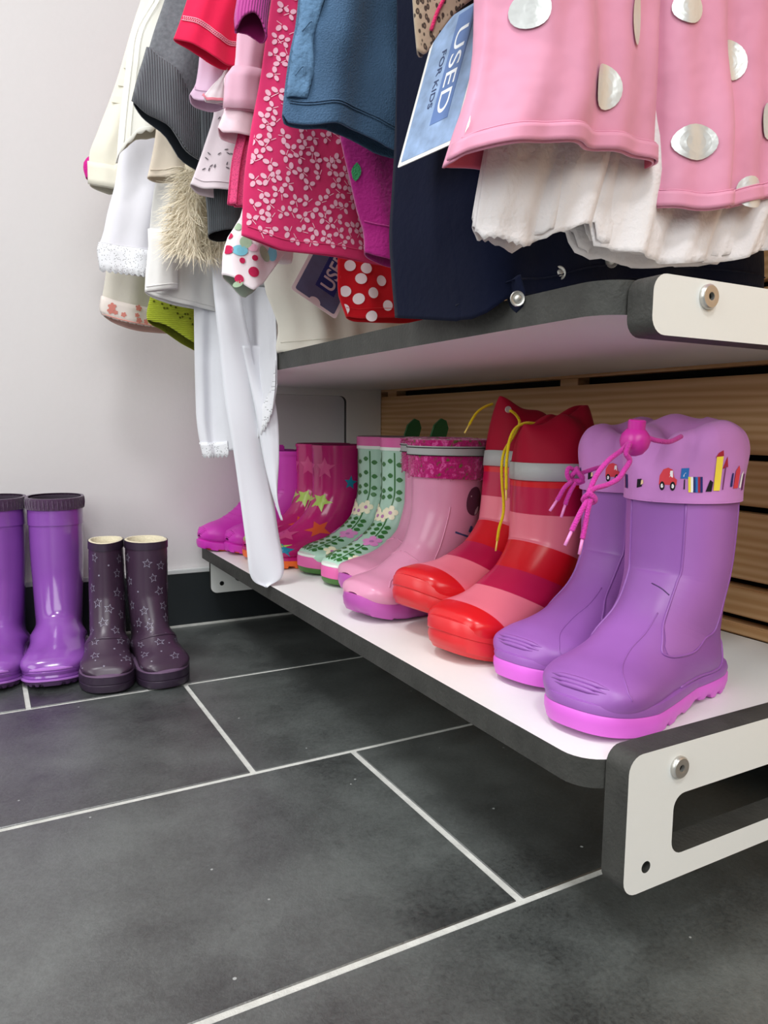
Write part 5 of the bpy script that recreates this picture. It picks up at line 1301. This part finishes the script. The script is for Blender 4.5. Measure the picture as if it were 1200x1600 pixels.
# long white dress with lace and a satin sash
M_wd = fabric('white_cotton_lawn', 'dcdce2', bump=.25, bscale=70); M_lace2 = see_through('white_lace', 'e4e4e8', .25, 420, .28)
g, wd = simple('white_dress', 'dress', 'long white cotton dress with lace hem reaching below the upper shelf', 'dress', M_wd, T=.022, A=.004, k=1.5, ph=5.2, wr=.0012, xr=.345)
g.strip('lace_hem', M_lace2, -.004, .014, wd, .0012, 0, .5, scallop=.004, sk=14, n=110)
g.strip('lace_trim', M_lace2, -.003, .030, wd, .0016, .60, 1, scallop=.005, sk=40, n=160)
fix(g.line('lace_heading', M_wd, .014, .0, .5, .0008, wd, 70), wd)
M_sash = mat('white_satin_ribbon', 'e2e3ea', .45, .4, sheen=.1, bump=.1, bscale=25)
def ribbon(name, A, B, root):
    A = catmull(A, 60); B = catmull(B, 60); V = []; UV = []; F = []; nw = 8
    for i in range(60):
        for j in range(nw+1):
            u = j/nw; p = A[i]*(1-u)+B[i]*u; p = p+np.array([0, .0022*math.sin(2*math.pi*u*.9+i*.07)+.0012*math.sin(i*.25+u*3), 0]); V.append(p); UV.append((u*.04, i*.01))
    for i in range(59):
        for j in range(nw): a = i*(nw+1)+j; F.append((a, a+1, a+nw+2, a+nw+1))
    o = mesh_obj(name, V, F, M_sash, root, uvs=UV); fix(o, root)
    k = o.modifiers.new('t', 'SOLIDIFY'); k.thickness = .0005; return o
ribbon('sash', [(0.3357,0.9520,0.1463),(0.3161,0.9560,0.1617),(0.3093,0.9580,0.2142),(0.2954,0.9620,0.3366),(0.2861,0.9680,0.4084),(0.2792,0.9720,0.4890),(0.2758,0.9800,0.5553),(0.2781,0.9850,0.6052)], [(0.3366,0.9520,0.1462),(0.3604,0.9500,0.1669),(0.3532,0.9520,0.2327),(0.3371,0.9550,0.3598),(0.3247,0.9580,0.4488),(0.3161,0.9620,0.5029),(0.3083,0.9680,0.5565),(0.3096,0.9700,0.6059)], wd)
ribbon('sash', [(0.3543,0.9400,0.2403),(0.3416,0.9420,0.2783),(0.3340,0.9450,0.3129),(0.3264,0.9500,0.3641),(0.3173,0.9580,0.4233),(0.3087,0.9620,0.4733)], [(0.3537,0.9360,0.2408),(0.3468,0.9340,0.2701),(0.3492,0.9320,0.3227),(0.3484,0.9360,0.3813),(0.3458,0.9500,0.4239),(0.3353,0.9620,0.4749)], wd)
M_ww = fabric('white_jersey', 'e2e0de', bump=.25)
g, wt = simple('white_tee', 't_shirt', 'white long-sleeved t-shirt with a hemmed cuff above the lime cardigan', 't-shirt', M_ww, T=.024, A=.003, k=1.2, ph=.8, seams=(.006,), sl=.33, sr=.44)
gf = Garment('white_cuff', T=.018, A=.001, k=1, wr=.0004, ztop=.62); gf.build(wt, M_ww, 'sleeve', nq=24, nv=8); fix(gf.line('cuff_seam', M_ww, .006, .03, .97, .0006, wt, 40), wt)
M_sk = fabric('white_voile', 'dddbe2', bump=.3, bscale=50)
g, sk = simple('skirt', 'skirt', 'white skirt with a deep lace hem, lowest left of the white clothes', 'skirt', M_sk, T=.034, A=.004, k=1.6, ph=2.2, wr=.0015, sl=.33, sr=.5)
g.strip('lace_band', M_lace2, -.004, .030, sk, .0016, scallop=.0035, sk=22, n=130)
fix(g.line('lace_heading', M_sk, .0305, .0, .98, .0009, sk, 80, .0014), sk)
M_cj = fabric('ecru_cotton', 'ddd8c9', bump=.4, bscale=50)
g, cj = simple('cream_jacket', 'jacket', 'ecru jacket with button tabs and a cuffed sleeve, farthest left on the rail', 'jacket', M_cj, T=.034, A=.003, k=1.6, ph=.9, wr=.0018)
g.strip('cuff', M_cj, .0006, .030, cj, .0018, 0, .42, thick=.0016)
for i in range(4):
    z = .80+i*.024; P = [g.atq(q, z+dz, .0016) for q, dz in ((.05, 0), (.28, -.002), (.28, .007), (.05, .009))]
    o = mesh_obj('button_tab', P, [(0, 1, 2, 3)], M_cj, cj, smooth=False); k = o.modifiers.new('t', 'SOLIDIFY'); k.thickness = .0012; k.offset = 1; fix(o, cj)
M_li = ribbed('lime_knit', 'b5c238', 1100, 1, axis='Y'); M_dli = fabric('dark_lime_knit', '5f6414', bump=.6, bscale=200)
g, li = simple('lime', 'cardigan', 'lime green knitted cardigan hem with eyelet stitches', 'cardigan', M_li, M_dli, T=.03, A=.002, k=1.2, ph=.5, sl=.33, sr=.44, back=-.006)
pl = PatchL()
for i in range(22):
    q = .06+.035*i; z = g.hemz(q)+.028+.006*math.sin(i*1.1); g.decal(pl, g.XL(z)+q*(g.XR(z)-g.XL(z)), z, disc(.0016, None, 8), .001, 1)
pl.build('eyelet', M_dli, li, True)
M_pe = fabric('greige_linen', 'c6c0b4', bump=.4, bscale=60, var=.08)
g, pe = simple('peach', 'tunic', 'greige linen tunic with a peach flowered hem, low on the far left', 'tunic', M_pe, fabric('peach_lining', 'd9b3a8'), T=.034, A=.003, k=1.4, ph=3, sl=.33, sr=.44, back=-.006)
M_ph = fabric('white_hem_cotton', 'ddd2cb', var=.1); g.strip('hem_band', M_ph, -.0005, .026, pe, .0016, n=60, scallop=.0015, sk=24)
pl = PatchL(); rs = random.Random(9)
for i in range(16):
    q = rs.uniform(.03, .7); z = g.hemz(q)+rs.uniform(.004, .024); g.decal(pl, g.XL(z)+q*(g.XR(z)-g.XL(z)), z, blossom(rs.uniform(.003, .006), 5, i), .0028, 1)
pl.build('flower_print', fabric('coral_flower_print', 'd08176'), pe)
fix(g.line('piping', fabric('peach_piping', 'd99a90'), .0005, .01, .98, .0010, pe, 70, .002), pe)
simple('magenta_sleeve', 'cardigan', 'tip of a magenta sleeve behind the ecru jacket cuff', 'cardigan', fabric('bright_magenta_knit', 'c51f86', bump=.6, bscale=250), T=.02, A=.0005, k=1, wr=.0004, sl=.33, sr=.40)
tw2 = 0.0637
tg2, sheet = card('card_tag', 'small notched card tag with slate blue print, left of the red polka dot trousers', [(0.3299,0.8400,0.5299),(0.3836,0.8300,0.4973),(0.3613,0.8600,0.5739)], tw2, .115, .0035, [mat('pinkish_white_card', 'dccdd0', .6), mat('slate_print', '565a78', .55, var=.12, vscale=70)], True)
sheet('dark_band', [(tw2*.36+(.0006 if i % 2 else 0), .026+i*.0018) for i in range(40)][::-1]+[(tw2*.36+i*tw2*.42/22, .026+(.0006 if i % 2 else 0)) for i in range(23)]+[(tw2*.78+(.0006 if i % 2 else 0), .026+i*.0018) for i in range(40)], .0008, .0010, mat('navy_print', '34395c', .55))
text_mesh('lettering', 'USED', tw2*.40, Matrix.Translation((tw2*.72, .030, .0010)) @ Matrix.Rotation(math.pi/2, 4, 'Z'), mat('pale_ink', 'cbbcc2', .6), tg2, .0001, .0004, 1.05)
